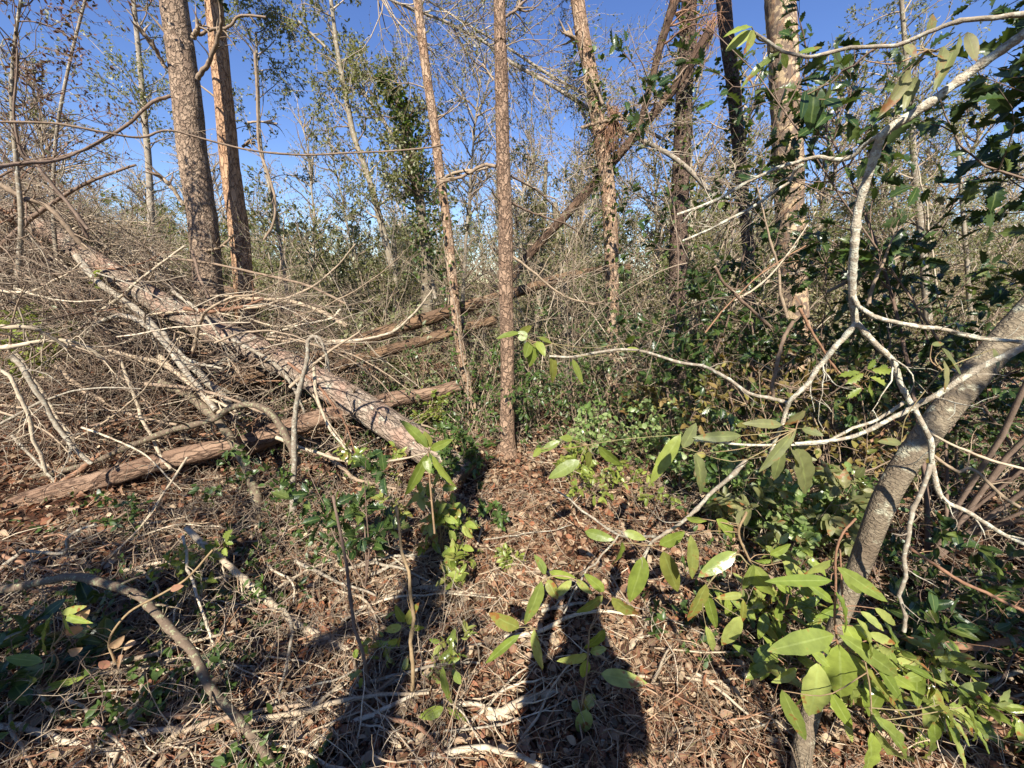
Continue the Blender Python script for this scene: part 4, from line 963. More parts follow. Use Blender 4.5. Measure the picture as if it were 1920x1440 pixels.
shrub('shrub', 'leafy yellow-green low plant on the sunny litter right of the central pine', gb(1090, 2.75), .28, .7, 6, 4, 'oval', .06, 3, 'bright', 'stem', .003)
shrub('shrub', 'pale green low plants around the foot of the round-leaved shrub', gb(1180, 2.5), .3, .8, 5, 3, 'oval', .05, 2, 'bright', 'stem', .003)
shrub('shrub', 'low green plant at the foot of the central pine on its left', gb(860, 2.9), .5, .5, 8, 6, 'small', .05, 4, 'ivy', 'stem', .004)
shrub('sapling', 'dark holly-like sapling left of the middle, in front of the pale fallen pine', np.array([-.78, 1.75, 0]), .9, .10, 3, 5, 'holly', .08, 3, 'gloss', 'dark', .005, L1=.22)
shrub('sapling', 'green sapling right of the dark holly-like one, under the end of the pale fallen pine', np.array([-.42, 2.0, 0]), .6, .2, 4, 4, 'oval', .08, 2, 'big', 'stem', .004, L1=.2)
shrub('sapling', 'small green plant on the sunlit litter left of the tree shadow', np.array([-.25, 1.75, 0]), .3, .3, 3, 3, 'oval', .05, 2, 'bright', 'stem', .003)
shrub('sapling', 'tiny bright seedling clump beside the upper end of the photographer shadow', gp(950, 1060), .12, .8, 6, 3, 'small', .035, 2, 'bright', 'stem', .002)
shrub('shrub', 'green sprouts beside the pale fallen pine where the two logs cross', gb(815, 3.9), .5, .5, 6, 4, 'small', .05, 3, 'bright', 'stem', .003)
shrub('shrub', 'dark leafy clump left of the grey stick in the bottom left corner', gp(60, 1330), .30, .6, 4, 3, 'oval', .09, 2, 'gloss', 'dark', .003, L1=.18)
shrub('shrub', 'yellow-green leafy spray on the left edge in the brush pile', gb(30, 3.4) + np.array([0, 0, .4]), .8, .5, 5, 5, 'round', .06, 3, 'bright', 'stem', .004)
shrub('shrub', 'bright ivy-like leaves poking out beside the root mound', gb(165, 3.9) + np.array([0, 0, .5]), .75, .5, 4, 5, 'round', .06, 3, 'bright', 'stem', .004)
shrub('shrub', 'long-leaved green shrub around the foot of the leaning grey trunk', gp(1560, 1330), .38, .4, 4, 3, 'lance', .10, 2, 'big', 'brown', .003, L1=.2)
shrub('shrub', 'thin drooping long-leaved shrub left of the leaning trunk, under the hanging leaves', gp(1430, 1180), .40, .5, 4, 3, 'lance', .09, 2, 'big', 'brown', .003, L1=.2)
shrub('shrub', 'long-leaved green shrub right of the leaning trunk beneath the curved brown branch', gp(1720, 1330), .32, .5, 4, 3, 'lance', .09, 2, 'big', 'brown', .003, L1=.2)
shrub('shrub', 'sparse olive-leaved shrub beneath the olive drooping leaves', gp(1480, 1050), .55, .45, 6, 5, 'oval', .085, 3, 'olive', 'dead', .004, L1=.25)
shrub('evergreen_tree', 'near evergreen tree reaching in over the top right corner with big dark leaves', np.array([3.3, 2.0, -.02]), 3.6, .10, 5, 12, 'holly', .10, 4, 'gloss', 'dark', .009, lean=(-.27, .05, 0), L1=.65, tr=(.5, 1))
for px_, Y_, h_, lk, sz, per, mt, lab in [(1010, 3.9, 1.0, 'small', .05, 4, 'ivy', 'leafy dark undergrowth plant just right of the central pine foot'), (1085, 4.2, 1.2, 'holly', .055, 4, 'gloss', 'dark shade-grown bush between the central pine and the flaking pine'),
        (1175, 3.9, 1.1, 'small', .05, 4, 'ivy', 'small-leaved bush at the foot of the flaking pine'), (1240, 3.6, 1.3, 'holly', .06, 4, 'gloss', 'dark bush right of the flaking pine foot'), (890, 3.9, .9, 'small', .05, 4, 'ivy', 'small-leaved bush behind the foot of the slender pale pine'),
        (800, 4.6, 1.1, 'small', .055, 3, 'fargreen', 'grey-green bush between the rotten log and the slender pale pine'), (690, 5.3, 1.2, 'small', .055, 3, 'fargreen', 'grey-green bush behind the rotten log, left part'), (1130, 3.2, .5, 'round', .04, 3, 'rounded', 'low round-leaved plant at the far edge of the sunny litter'),
        (1060, 5.2, 1.9, 'small', .05, 3, 'ivy', 'taller dim bush seen between the central and flaking pines'), (980, 5.4, 1.7, 'small', .05, 3, 'fargreen', 'tall thin bush directly behind the central pine'), (1220, 5.0, 2.0, 'small', .05, 3, 'ivy', 'taller leafy bush behind the bare saplings right of the flaking pine')]:
    shrub('shrub', lab, gb(px_, Y_), h_, .38, 6, 7, lk, sz, per, mt, 'dead', .006)
M['autumn'] = leafmat('yellow_brown_leaf', [(.24, .15, .05), (.30, .27, .07), (.16, .07, .03), (.12, .14, .03), (.34, .22, .09)], .4, .45, .3, None, 0, .4, (1.4, 1.2, .6))
shrub('shrub', 'shrub with yellow and rusty leaves in the dark bush left of the fork', gb(1460, 2.6), 1.35, .35, 6, 7, 'oval', .065, 2, 'autumn', 'dead', .006)
shrub('shrub', 'rusty-leaved twiggy shrub behind the fork of the pale branch', gb(1640, 2.4), 1.15, .4, 6, 7, 'oval', .06, 2, 'autumn', 'dead', .006)
shrub('shrub', 'rusty and yellow leaved shrub at the right edge beyond the leaning trunk', gb(1850, 2.3), 1.0, .5, 6, 7, 'oval', .06, 2, 'autumn', 'dead', .006)
shrub('shrub', 'yellow-leaved low shrub between the flaking pine and the round-leaved shrub', gb(1190, 3.6), .7, .4, 5, 6, 'small', .05, 3, 'autumn', 'dead', .004)
for px_, Y_, h_, lab in [(1010, 4.2, 2.9, 'bare twiggy sapling just right of the central pine'), (1085, 3.9, 2.7, 'bare dark sapling between the central pine and the flaking pine'), (1195, 4.3, 3.1, 'bare many-stemmed sapling right of the flaking pine'), (1240, 3.8, 2.6, 'bare sapling left of the vine-hung pine with fine spreading twigs'),
        (880, 4.0, 2.3, 'bare small sapling between the slender pale pine and the central pine'), (700, 5.0, 2.4, 'bare twiggy shrub behind the crossing of the fallen logs'), (600, 5.2, 2.2, 'bare grey shrub behind the upper end of the rotten log'), (1330, 3.6, 2.2, 'bare tan shrub threaded through the dark bush below the vine-hung pine'),
        (1120, 5.6, 3.6, 'tall bare sapling behind the flaking pine')]:
    shrub('bare_sapling', lab, gb(px_, Y_), h_, .22, 4, 9, 'tiny', .03, 1, 'fargreen', 'twigmix', .007, L1=h_ * .35, k2n=6)
for i, (x_, y_, h_, k_, sz, per, mt, st_, lab) in enumerate([
    (620, 1080, .35, 'oval', .045, 1, 'ivy', 'dead', 'thin sparse seedling right of the pale broken branch'), (450, 960, .5, 'small', .045, 3, 'ivy', 'dead', 'small leafy seedling below the mossy stem'), (230, 1010, .4, 'small', .04, 3, 'ivy', 'dark', 'small dark seedling below the low brown log'),
    (340, 1150, .3, 'holly', .05, 2, 'bright', 'dead', 'small yellowish seedling above the lichen-spotted branch'), (700, 1270, .16, 'oval', .045, 1, 'big', 'dead', 'small green seedling at the edge of the tree shadow'), (860, 1290, .16, 'oval', .045, 1, 'big', 'dead', 'green seedling between the two long shadows'),
    (1330, 1000, .5, 'oval', .055, 3, 'ivy', 'dead', 'leafy seedling behind the drooping green leaves'), (1420, 960, .55, 'round', .04, 3, 'rounded', 'dead', 'round-leaved seedling below the dark bush'), (1100, 960, .3, 'small', .04, 3, 'bright', 'dead', 'low bright seedling on the sunny litter'),
    (740, 950, .5, 'oval', .06, 3, 'big', 'dead', 'green sapling under the end of the fallen pine, left of the tree shadow'), (900, 1010, .25, 'small', .045, 3, 'ivy', 'dead', 'low seedling inside the far end of the tree shadow'), (560, 960, .6, 'small', .05, 2, 'ivy', 'dead', 'twiggy seedling between the upright grey stick and the dark sapling')]):
    shrub('seedling', lab, gp(x_, y_), h_, .4, 3, 4, k_, sz, per, mt, st_, .003, L1=.15)
# tree with reddish small leaves, upper left
polytree('slender_tree', 'thin sapling with small reddish leaves at the upper left edge', [(30, 560), (40, 420), (30, 300), (22, 180), (30, 60), (50, -60)], 3.6, 3.6, 9, 4, 'thin', 8, .05, 'tree', (16, 1.0, 5, .45, (.03, 0, .01), (.35, 1)), 'dark', ('small', 4, .035), 'redleaf')
polytree('slender_tree', 'second reddish-leaved sapling reaching over the upper left sky', [(110, 520), (100, 400), (105, 260), (130, 120), (170, -40)], 4.6, 4.6, 7, 4, 'thin', 8, .05, 'tree', (14, 1.0, 5, .45, (.0, 0, .02), (.3, 1)), 'dark', ('small', 3, .035), 'redleaf')

# explicit large leaves: (base x, base y, tip x, tip y, width px) in picture pixels at plane Y
def leafset(name, label, L, Y, kind='lance', mat='big', stem=None, cat='leafy branch', stemmat='stem', dy=.05, hub=None):
    b0 = at(L[0][0], L[0][1], Y)
    t = thing(name, b0, label, cat)
    l = MB(); s = MB()
    for (bx, by, tx, ty, wd) in L:
        y0 = Y + random.uniform(-.02, .02); a = at(bx, by, y0); b = at(tx, ty, y0 - random.uniform(-.3, 1) * dy)
        d = b - a; ln = np.linalg.norm(d) * 1.15
        up = np.array([random.uniform(-1.1, 1.1), -1.0, random.uniform(-.1, 1.3)])
        v = TM[kind][0][:, 1].max() * 2
        wm = wd / FPX * dep(a) / (v * ln) * .98
        leaves(l, kind, [a], [d], [up], ln, wm, (.15, 1.1))
        anchors = [catmull(np.array([at(q[0], q[1], Y) for q in st[0]]), 24) for st in (stem or [])]
        if hub: anchors.append(at(hub[0], hub[1], Y)[None])
        if not anchors: anchors.append(np.mean([at(q[0], q[1], Y) for q in L], 0)[None])
        AA = np.vstack(anchors); hb = AA[np.argmin(np.linalg.norm(AA - a, axis=1))]
        gap = np.linalg.norm(hb - a)
        if gap > .004:
            md = (hb + a) / 2 + np.array([0, .012, -.10 * gap]) + rng.normal(size=3) * .06 * gap
            tubes(s, catmull(np.array([hb, md, a + (b - a) * .02]), 8), np.linspace(.0016, .0011, 8), 5)
    l.build('foliage', M[mat], t)
    for st in (stem or []):
        P, r = pxpath(st[0], Y, Y, st[1], st[2], n=30, jit=.12); tubes(s, P, r, 7)
    if s.n: s.build('stem', M[stemmat], t)
    return t
def z8(L): return [(1280 + a / 3, 960 + b / 3, 1280 + c / 3, 960 + d / 3, w_ / 3) for a, b, c, d, w_ in L]
def z9(L): return [(640 + a / 3, 960 + b / 3, 640 + c / 3, 960 + d / 3, w_ / 3) for a, b, c, d, w_ in L]
def z6(L): return [(1280 + a / 3, 480 + b / 3, 1280 + c / 3, 480 + d / 3, w_ / 3) for a, b, c, d, w_ in L]
def z5(L): return [(640 + a / 3, 480 + b / 3, 640 + c / 3, 480 + d / 3, w_ / 3) for a, b, c, d, w_ in L]
def z3(L): return [(1280 + a / 3, b / 3, 1280 + c / 3, d / 3, w_ / 3) for a, b, c, d, w_ in L]
leafset('leafy_branch', 'hanging stem with the largest glossy green leaves at the bottom right', z8([(850, 690, 555, 765, 115), (760, 850, 745, 1165, 140), (880, 745, 900, 1065, 150), (880, 690, 1305, 965, 95), (1090, 860, 1250, 1055, 95),
    (975, 820, 1240, 1115, 65), (870, 310, 1135, 490, 75), (840, 385, 540, 385, 65), (862, 450, 975, 650, 70), (1000, 560, 1140, 655, 50), (1080, 540, 1215, 640, 50), (845, 510, 735, 415, 50), (850, 270, 715, 350, 65),
    (830, 1010, 945, 1210, 70), (960, 640, 1060, 720, 55), (980, 600, 1130, 800, 70), (720, 780, 830, 860, 60), (840, 800, 770, 730, 50)]), .92, 'lance', 'big', [([(1605, 972), (1580, 1000), (1567, 1040), (1567, 1100), (1565, 1160), (1570, 1205)], 4, 4)], stemmat='brown', hub=(1568, 1200))
leafset('leafy_branch', 'denser glossy leaves tucked behind the largest green leaves, in front of the leaning trunk', z8([(900, 330, 1010, 470, 60), (850, 560, 740, 640, 60), (900, 620, 1010, 780, 70), (930, 800, 1080, 960, 75), (820, 860, 690, 950, 70), (800, 930, 720, 1090, 75), (940, 940, 1010, 1130, 70), (1020, 900, 1150, 1040, 65),
    (880, 520, 800, 600, 55), (1050, 680, 1180, 740, 55), (1100, 760, 1240, 820, 60), (1000, 1010, 1090, 1160, 60), (640, 880, 560, 960, 55), (700, 1000, 640, 1120, 60), (1150, 900, 1300, 1000, 60), (900, 1120, 960, 1280, 60)]), 1.02, 'lance', 'big', [([(1575, 1030), (1580, 1120), (1590, 1220), (1600, 1320)], 3, 3), ([(1590, 1220), (1630, 1200), (1670, 1215)], 2, 2), ([(1588, 1200), (1540, 1230), (1510, 1290)], 2, 2)], stemmat='brown')
leafset('leafy_branch', 'drooping pale-tipped leaves below the largest green leaves at the bottom edge', z8([(1080, 1150, 1365, 1405, 85), (1085, 1230, 1290, 1500, 85), (1060, 1240, 1085, 1540, 115), (560, 1000, 675, 1265, 90), (1380, 1220, 1450, 1440, 60), (1440, 1080, 1600, 1220, 55), (1590, 1090, 1720, 1290, 50)]), .85, 'lance', 'big', [([(1622, 1240), (1632, 1300), (1634, 1370)], 3, 3)])
leafset('leafy_branch', 'cluster of drooping green leaves left of the largest ones', z8([(300, 225, 120, 350, 85), (130, 405, 55, 610, 95), (130, 430, 185, 655, 60), (325, 585, 235, 755, 80), (400, 295, 345, 440, 45), (385, 340, 500, 480, 80), (340, 490, 345, 630, 35), (335, 465, 225, 480, 40),
    (45, 130, 70, 380, 65), (190, 40, 310, 140, 70), (400, 300, 500, 440, 70), (130, 640, 190, 800, 45), (560, 280, 690, 350, 55), (520, 390, 610, 460, 45), (490, 240, 600, 200, 50), (20, 30, 130, 60, 40)]), 1.1, 'oval', 'big', [([(1400, 1055), (1380, 1040), (1340, 1080), (1322, 1105)], 3, 3), ([(1400, 960), (1385, 1000), (1405, 1050)], 5, 4)])
leafset('leafy_branch', 'pair of bright folded leaves hanging right of the litter patch', z9([(1700, 250, 1640, 490, 110), (1810, 220, 1885, 430, 95), (1790, 185, 1915, 135, 80), (1580, 170, 1560, 300, 55), (1370, 110, 1510, 150, 60), (1590, 110, 1700, 150, 50)]), 1.25, 'oval', 'bright')
leafset('leafy_branch', 'ring of long green leaves over the sunlit litter in the lower middle', z9([(1125, 390, 1055, 620, 90), (1000, 650, 862, 600, 85), (1005, 690, 815, 835, 50), (1085, 660, 1112, 885, 65), (1150, 350, 1105, 255, 55), (1170, 335, 1300, 370, 50), (1160, 380, 1205, 480, 65), (1295, 385, 1205, 475, 50), (1320, 380, 1400, 455, 45), (1480, 445, 1395, 370, 55)]), 1.15, 'oval', 'big', [([(1013, 1090), (1040, 1080), (1075, 1085), (1110, 1110)], 3, 2)], hub=(1010, 1180))
leafset('leafy_branch', 'dim green leaves standing inside the photographer shadow', z9([(1470, 470, 1350, 575, 90), (1520, 480, 1665, 605, 80), (1480, 660, 1390, 785, 75), (1390, 800, 1240, 855, 75), (1400, 790, 1480, 770, 45), (1380, 830, 1360, 930, 60), (1425, 1025, 1370, 1110, 60), (1380, 1110, 1350, 1250, 100), (1300, 1060, 1340, 1120, 50), (1260, 1200, 1360, 1450, 95), (1460, 910, 1685, 960, 85)]), 1.12, 'oval', 'big', [([(1105, 1180), (1100, 1260), (1090, 1330), (1085, 1400)], 3, 3)])
leafset('leafy_branch', 'two narrow green leaves at the bottom, left of the photographer shadow', z9([(570, 870, 592, 1085, 60), (705, 1240, 835, 1315, 85), (575, 1100, 455, 1165, 65), (640, 900, 660, 960, 50), (590, 1100, 700, 1180, 45)]), 1.1, 'lance', 'big')
leafset('leafy_branch', 'leaf whorl on the straight slender sapling stem, lower left middle', z9([(360, 620, 310, 560, 50), (370, 630, 400, 550, 55), (380, 645, 455, 660, 50), (340, 640, 250, 670, 50), (300, 560, 250, 590, 35), (320, 720, 270, 740, 40), (320, 760, 320, 720, 30)]), 1.3, 'oval', 'big')
leafset('leafy_branch', 'bright green leaf whorl just below the pale fallen pine, in the middle', z5([(490, 1080, 370, 935, 60), (480, 1115, 385, 1335, 65), (510, 1120, 605, 1290, 60), (500, 1090, 590, 1050, 50), (480, 1090, 420, 1050, 70), (500, 1075, 470, 1000, 50), (470, 1120, 490, 1200, 50)]), 1.45, 'lance', 'bright', [([(803, 850), (806, 900), (815, 1000)], 3, 4)])
leafset('leafy_branch', 'leafy twig tip crossing the trunk of the central pine', z5([(1000, 430, 890, 450, 40), (1000, 440, 1060, 400, 45), (1040, 470, 1000, 430, 60), (1060, 480, 1040, 560, 60), (1090, 490, 1060, 610, 60), (1100, 480, 1140, 540, 50), (1180, 560, 1205, 700, 55), (1300, 580, 1355, 705, 40), (1110, 460, 1180, 480, 35), (1600, 530, 1680, 520, 40), (1600, 490, 1640, 460, 40)]), 1.5, 'oval', 'bright')
leafset('leafy_branch', 'long serrated green leaves over the litter below the dark bush', z5([(1340, 1150, 1185, 1235, 75), (1445, 1070, 1555, 1185, 60), (1910, 1000, 1755, 1245, 80), (1230, 1040, 1130, 1090, 45), (1300, 1030, 1250, 1020, 40), (1400, 1100, 1380, 1180, 50), (1340, 1030, 1320, 1080, 35), (1120, 1080, 1090, 1120, 40)]), 1.4, 'lance', 'bright')
leafset('leafy_branch', 'olive drooping leaves where the thin twigs meet, right middle', z6([(640, 970, 470, 1190, 65), (560, 950, 395, 935, 55), (640, 1070, 740, 1335, 125), (70, 1110, 140, 1310, 90), (330, 1010, 120, 1020, 60), (690, 870, 600, 950, 70), (670, 970, 775, 1000, 45), (0, 1080, 70, 960, 70), (560, 1080, 520, 1250, 60), (610, 1090, 680, 1170, 50)]), 1.12, 'lance', 'olive', hub=(1492, 805))
leafset('leafy_branch', 'broad yellowish leaves beside the leaning grey trunk', z6([(1460, 520, 1600, 690, 120), (1470, 590, 1500, 740, 70), (1750, 520, 1780, 620, 65), (1230, 1050, 1130, 1040, 45), (1400, 500, 1470, 490, 30)]), 1.0, 'oval', 'olive')
leafset('leafy_branch', 'cluster of bright lime leaves in the dark bush beside the fork', z6([(1000, 650, 900, 670, 45), (1020, 660, 940, 710, 45), (1040, 640, 1080, 590, 45), (1060, 640, 1170, 650, 50), (1050, 680, 1160, 730, 70), (1040, 740, 1080, 800, 50), (1010, 740, 940, 790, 40), (1060, 700, 1050, 760, 60), (1100, 640, 1150, 620, 40), (1080, 760, 1150, 790, 40)]), 1.8, 'holly', 'bright')
leafset('leafy_branch', 'dark torn leaf pair hanging against the upper right sky', z3([(740, 480, 735, 690, 110), (835, 440, 770, 690, 80), (800, 560, 885, 590, 60), (690, 510, 680, 640, 50)]), 1.05, 'oval', 'gloss')
leafset('leafy_branch', 'yellowish drooping leaves under the leafy twig at the top right', z3([(1030, 340, 1025, 475, 70), (1280, 390, 1180, 590, 75), (1310, 430, 1270, 560, 60), (1470, 260, 1460, 370, 55), (1530, 280, 1440, 440, 60), (1560, 190, 1545, 320, 40), (1600, 180, 1650, 320, 70), (1380, 190, 1420, 90, 60), (1250, 250, 1310, 300, 45)]), .98, 'oval', 'olive')
leafset('leafy_branch', 'narrow leaves at the left tip of the leafy twig, in front of the peeling pine', z3([(545, 290, 360, 420, 50), (390, 170, 265, 265, 60), (390, 150, 275, 160, 35), (560, 295, 590, 370, 40), (650, 300, 770, 262, 40), (400, 170, 380, 260, 50), (540, 290, 540, 240, 40)]), 1.05, 'lance', 'big')
leafset('leafy_branch', 'cluster of pinkish round leaves hanging at the lower left', [(208, 1215, 226, 1200, 16), (232, 1215, 250, 1205, 16), (205, 1250, 188, 1243, 15), (222, 1258, 224, 1235, 24), (140, 1170, 160, 1150, 20), (150, 1185, 130, 1180, 20), (175, 1180, 165, 1175, 10), (130, 1225, 145, 1220, 16), (320, 1105, 338, 1100, 12)], 1.2, 'round', 'pinkleaf', [([(215, 1240), (205, 1200), (240, 1150), (300, 1115), (350, 1085), (400, 1030)], 4, 4)])
leafset('leafy_branch', 'long yellow leaf and small green leaves left of the pinkish round ones', [(100, 1150, 58, 1220, 11), (115, 1150, 150, 1140, 14), (125, 1155, 145, 1165, 12), (120, 1150, 125, 1190, 14), (80, 1240, 15, 1235, 20), (70, 1275, 18, 1285, 22), (90, 1285, 140, 1280, 16), (70, 1300, 110, 1310, 20)], 1.15, 'lance', 'big')
for lab, pts, w0, w1, m in [('straight slender sapling stem standing in the lower left middle', [(766, 1440), (770, 1330), (773, 1240), (773, 1160), (767, 1087), (753, 1027), (742, 950)], 8, 5, 'stem'),
    ('dark thin stem left of the straight slender sapling stem', [(715, 1440), (700, 1340), (680, 1230), (662, 1130), (640, 1010), (625, 930)], 7, 5, 'dark')]:
    B(lab, pts, 1.15, 1.35, w0, w1, m, 2, .12, 10, name='sapling', cat='sapling', n=50)

# ------------------------------------------------------------------ far woods: prototypes and copies
def copy_tree(o, parent=None):
    c = o.copy(); COL.objects.link(c); c.parent = parent
    for ch in o.children: copy_tree(ch, c)
    return c
def farproto(name, label, cat, group, h, kind, lfm, mat, nk, per, size, dense=5):
    t = thing(name, (0, 0, 0), label, cat, group)
    if kind == 'tree':
        P = grow(np.zeros((1, 3)), [[.05, 0, 1]], h, 14, .05); sr = h * .012
        b = MB(); tubes(b, P, taper(P, sr, sr * .2), 7); b.build('trunk', M['thin'], t)
        k = kids(P, nk, h * .3, (.5, 1.1), 7, (.25, 1), .15, (0, 0, .03))
    else:
        P = grow(np.zeros((9, 3)), rng.normal(size=(9, 3)) * .5 + np.array([0, 0, 1]), h * .9, 8, .12, )
        sr = h * .008; b = MB(); tubes(b, P, taper(P, sr, sr * .3), 5); b.build('stems', M['twigmix'], t)
        k = kids(P, nk, h * .35, (.4, 1.1), 6, (.2, 1), .18)
    b = MB(); tubes(b, k, taper(k, sr * .35, sr * .08), 4)
    k2 = kids(k, dense, h * .12, (.4, 1.2), 5, (.15, 1), .2); tubes(b, k2, taper(k2, sr * .12, sr * .04), 3)
    b.build('branches', M[mat], t)
    l = MB(); leafon(l, 'tiny', k2, per, size, (.1, 1)); l.build('foliage', M[lfm], t)
    return t
protos_t = [farproto('background_tree', 'thin grey-green feathery tree in the woods beyond the fallen logs', 'tree', 'trees of the far woods', 7.5, 'tree', 'fargreen', 'twigmix', 42, 7, .085, 6),
            farproto('background_tree', 'thin grey-green feathery tree in the woods beyond the fallen logs', 'tree', 'trees of the far woods', 6.0, 'tree', 'fargreen', 'twigmix', 36, 5, .08, 6),
            farproto('background_tree', 'bare twiggy grey tree in the woods beyond the fallen logs', 'tree', 'bare trees of the far woods', 6.5, 'tree', 'hay', 'twigmix', 40, 2, .07, 8)]
protos_s = [farproto('background_shrub', 'green-leaved bush in the thicket behind the fallen logs', 'shrub', 'green bushes of the thicket', 2.6, 'shrub', 'fargreen', 'twigmix', 9, 6, .07, 6),
            farproto('background_shrub', 'dry twiggy bush in the thicket behind the fallen logs', 'shrub', 'dry bushes of the thicket', 2.2, 'shrub', 'hay', 'twigmix', 10, 3, .06, 7)]
spots = []
used = set()
def put(ps, i, x, y, s):
    p = ps[i]; px_ = 960 + x / y * FPX
    o = p if id(p) not in used else copy_tree(p)
    used.add(id(p))
    kind = [('thin feathery green tree', 'thin feathery green tree', 'bare twiggy grey tree'), ('green leafy bush', 'dry twiggy bush')][ps is protos_s][i]
    o['label'] = uniq('%s %s %s' % ('small' if s < .85 else 'big', kind, near(A_FAR, px_, 0)), ['nearer' if y < 11 else 'half far off' if y < 20 else 'far away', 'the taller' if s > 1.25 else 'the lower', 'partly hidden by others'])
    o.location = (x, y, float(H(x, y)) - .05); o.rotation_euler = (0, 0, random.uniform(0, 6.28)); o.scale = (s, s, s * random.uniform(.9, 1.1))
for i in range(125):
    Y = random.uniform(8, 34); px = random.uniform(-60, 1980)
    if 560 < px < 740 and random.random() < .6: continue
    x = (px - 960) / FPX * Y
    put(protos_t, random.choice([0, 1, 1, 2, 2]), x, Y, random.uniform(.6, 1.0) * (1 if Y < 18 else 1.25))
for i in range(180):
    Y = random.uniform(6.8, 26); px = random.uniform(-80, 2000); x = (px - 960) / FPX * Y
    if 860 < px < 1000 and Y < 9: continue
    put(protos_s, random.choice([0, 0, 1]), x, Y, random.uniform(.75, 1.25) * (1 + max(0, Y - 9) * .065))

# ------------------------------------------------------------------ behind the photographer: what throws the near shadows, and unseen plants added for shade
def back_snag():
    P = grow(np.array([[-.98, -2.95, -.05]]), [[.0, 0, 1]], 5.4, 60, .012)[0]; r = np.linspace(.17, .11, 60)
    t = thing('dead_pine', P[0], 'broken dead pine standing behind the photographer on the left', 'tree')
    r = r * .95
    mb = MB(); tubes(mb, P, r, 20, cap=True, rough=.05, roughfreq=10); mb.build('trunk', M['pine'], t)
    stubs(t, 'dead', P, r, 8, .4)
back_snag()
def back_pole():
    P = grow(np.array([[.30, -1.9, -.05]]), [[.02, 0, 1]], 3.4, 40, .012)[0]; r = np.linspace(.035, .02, 40)
    t = thing('pine_sapling', P[0], 'slim dead pine sapling standing close behind the photographer', 'tree')
    mb = MB(); tubes(mb, P, r, 12, cap=True, rough=.05); mb.build('trunk', M['pine_mid'], t)
    stubs(t, 'dead', P, r, 6, .3)
back_pole()
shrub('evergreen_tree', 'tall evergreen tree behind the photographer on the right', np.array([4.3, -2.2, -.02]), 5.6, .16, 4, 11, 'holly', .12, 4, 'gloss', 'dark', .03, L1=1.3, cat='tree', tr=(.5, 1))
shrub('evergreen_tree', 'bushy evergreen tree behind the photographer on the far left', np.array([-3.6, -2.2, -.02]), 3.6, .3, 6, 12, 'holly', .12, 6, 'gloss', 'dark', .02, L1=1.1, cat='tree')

shrub('shading_shrub', 'unseen evergreen shrub added behind the photographer to shade the lower left', np.array([-2.2, -1.5, -.02]), 3.5, .11, 6, 10, 'holly', .10, 7, 'gloss', 'dark', .012, L1=.5, tr=(.45, 1))  # unseen, added up-sun to darken the lower left corner
shrub('shading_shrub', 'unseen evergreen shrub added behind the photographer to shade the lower right', np.array([1.75, -1.5, -.02]), 3.5, .10, 6, 10, 'holly', .10, 7, 'gloss', 'dark', .012, L1=.5, tr=(.45, 1))  # its counterpart, added to darken the lower right corner

for bx, by, hh, lab in [(-2.7, -1.2, 3.4, 'unseen sparse young tree added behind the photographer on the near left for dapple'), (1.5, -1.9, 2.9, 'unseen sparse young tree added behind the photographer on the near right for dapple'), (-3.0, -2.4, 4.6, 'unseen taller young tree added behind the photographer at the far left for dapple'),
        (-.2, -4.2, 6.4, 'unseen tall sparse young tree added well behind the photographer for dapple')]:
    shrub('shading_tree', lab, np.array([bx, by, -.02]), hh, .09, 3, 9, 'oval', .09, 3, 'gloss', 'dark', .011, L1=.7, tr=(.35, 1), cat='tree')  # unseen trees added to break the ground into dappled shade

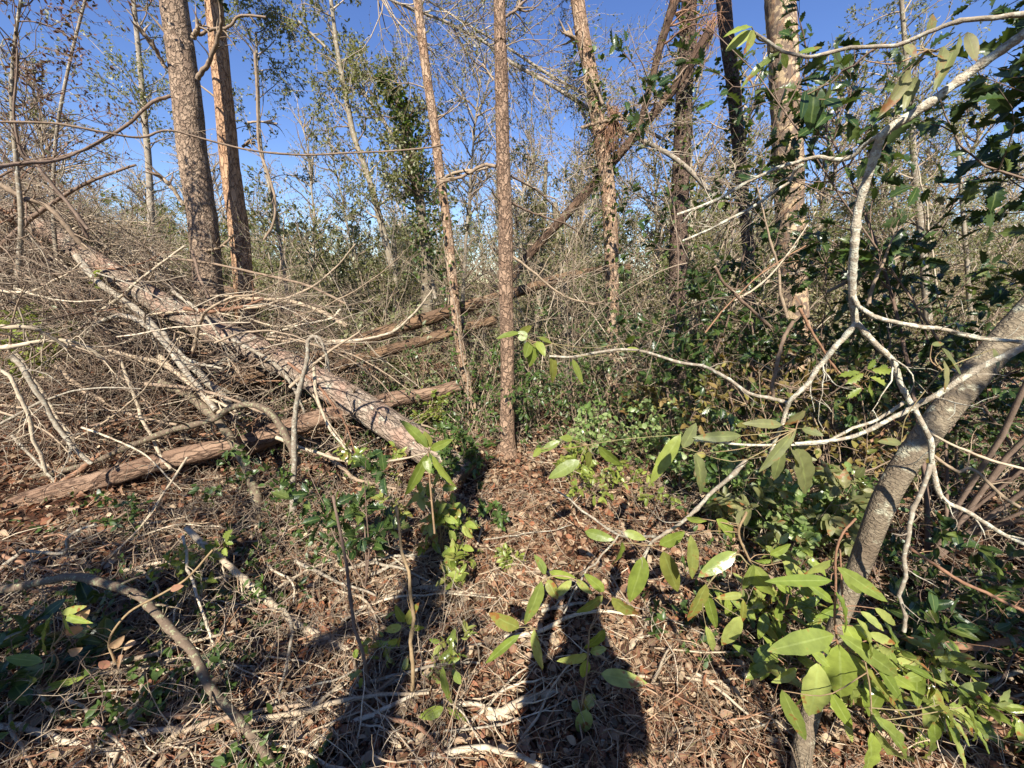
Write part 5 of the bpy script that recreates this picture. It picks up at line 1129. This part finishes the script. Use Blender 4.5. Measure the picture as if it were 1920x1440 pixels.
def person():
    fx, fy = .06, -.36
    t = thing('person', (fx, fy, 0), 'photographer in dark clothes holding up a phone with both hands', 'person')
    def skin(name, verts, edges, radii, mat, sub=2, root=0):
        me = bpy.data.meshes.new(name); me.from_pydata([(x, y, z) for x, y, z in verts], edges, []); me.materials.append(mat)
        o = bpy.data.objects.new(name, me); COL.objects.link(o); o.parent = t
        me.skin_vertices or o.modifiers.new('Skin', 'SKIN')
        if not o.modifiers: o.modifiers.new('Skin', 'SKIN')
        sv = me.skin_vertices[0].data
        for i, r_ in enumerate(radii):
            sv[i].radius = (r_, r_) if not isinstance(r_, tuple) else r_
            sv[i].use_root = (i == root)
        m2 = o.modifiers.new('Sub', 'SUBSURF'); m2.levels = m2.render_levels = sub
        return o
    def pm(name, c, r_=.8):
        m = bpy.data.materials.new(name); m.use_nodes = True; nn = m.node_tree.nodes; b = nn['Principled BSDF']
        nz = nn.new('ShaderNodeTexNoise'); nz.inputs['Scale'].default_value = 60
        cr = nn.new('ShaderNodeValToRGB'); cr.color_ramp.elements[0].color = (*[q * .8 for q in c], 1); cr.color_ramp.elements[1].color = (*[min(1, q * 1.2) for q in c], 1)
        m.node_tree.links.new(nz.outputs[0], cr.inputs[0]); m.node_tree.links.new(cr.outputs[0], b.inputs['Base Color']); b.inputs['Roughness'].default_value = r_
        return m
    cl = pm('dark_jacket', (.04, .045, .06)); sk = pm('skin', (.5, .3, .2), .5); hr = pm('brown_hair', (.06, .035, .02)); jn = pm('jeans', (.05, .07, .12))
    V = [(0, 0, .95), (0, .0, 1.12), (0, .0, 1.32), (0, 0, 1.46), (0, .01, 1.56),            # 0-4 pelvis .. neck
         (.165, 0, 1.43), (.19, .05, 1.19), (.14, .20, 1.36), (.08, .295, 1.52),             # 5-8 right arm
         (-.165, 0, 1.43), (-.19, .05, 1.19), (-.16, .20, 1.36), (-.10, .295, 1.52),         # 9-12 left arm
         (.09, 0, .88), (.10, .02, .50), (.11, -.01, .10), (.12, .14, .04),                 # legs
         (-.09, 0, .88), (-.10, .02, .50), (-.11, -.01, .10), (-.12, .14, .04),
         (0, .0, 1.64), (0, .012, 1.72), (0, .0, 1.78)]
    E = [(0, 1), (1, 2), (2, 3), (3, 4), (3, 5), (5, 6), (6, 7), (7, 8), (3, 9), (9, 10), (10, 11), (11, 12), (0, 13), (13, 14), (14, 15), (15, 16), (0, 17), (17, 18), (18, 19), (19, 20), (4, 21), (21, 22), (22, 23)]
    Rr = [(.16, .12), (.15, .11), (.17, .12), (.12, .09), .055, .07, .05, .042, .03, .07, .05, .042, .03, .095, .065, .045, .035, .095, .065, .045, .035, .085, .095, .06]
    skin('body', V, E, Rr, cl)
    # head, face and hair
    hd = MB(); Vv, f = lump(np.array([0, .015, 1.69]), .078, .098, .118, 32); c = np.array([0, .015, 1.69]); 
    u = nrm(Vv - c); Vv = c + u * np.array([.084, .102, .122]); hd.add(Vv + np.array([fx, fy, 0]), f); hd.build('head', sk, t)
    h2 = MB(); q = c + np.array([0, -.018, .02]) + u * np.array([.094, .105, .118]); h2.add(q + np.array([fx, fy, 0]), f); h2.build('hair', hr, t)
    fc = MB(); q = np.array([0, .118, 1.68]) + u * np.array([.012, .018, .022]); fc.add(q + np.array([fx, fy, 0]), f)
    for s in (-1, 1):
        q = np.array([s * .088, .01, 1.69]) + u * np.array([.01, .02, .032]); fc.add(q + np.array([fx, fy, 0]), f)
    fc.build('nose_and_ears', sk, t)
    # hands: palm and five fingers each
    for s in (-1, 1):
        px_, pz = (s * .09) - .01, 1.53
        HV = [(px_, .29, pz - .03), (px_, .305, pz + .02)]; HE = [(0, 1)]; HR = [.022, .026]
        for k in range(4):
            b = len(HV); z = pz + .045 - k * .019
            HV += [(px_ - s * .005, .318, z), (px_ - s * .03, .326 + .004, z + .002), (px_ - s * .05, .322, z)]; HE += [(1, b), (b, b + 1), (b + 1, b + 2)]; HR += [.009, .0085, .007]
        b = len(HV); HV += [(px_ - s * .012, .285, pz - .005), (px_ - s * .04, .288, pz + .01)]; HE += [(0, b), (b, b + 1)]; HR += [.01, .009]
        skin('hand', HV, HE, HR, sk, 2)
    ph = MB()
    a = np.array([-.08, .318, 1.555]) ; b = np.array([.08, .311, 1.635])
    xs = [-.078, .078]; ys = [.306, .314]; zs = [1.545, 1.622]
    Vb = np.array([[x + fx - .035 + .035, y + fy, z] for x in xs for y in ys for z in zs]); Fb = np.array([[0, 1, 3, 2], [4, 6, 7, 5], [0, 4, 5, 1], [2, 3, 7, 6], [0, 2, 6, 4], [1, 5, 7, 3]])
    ph.add(Vb, Fb); o = ph.build('phone', pm('phone_black', (.02, .02, .022), .3)); tag(o, 'black phone held sideways by the photographer', 'phone')
    bv = o.modifiers.new('Bevel', 'BEVEL'); bv.width = .003; bv.segments = 3
person()

for o in S.objects:
    if '_o' in o.keys(): del o['_o']
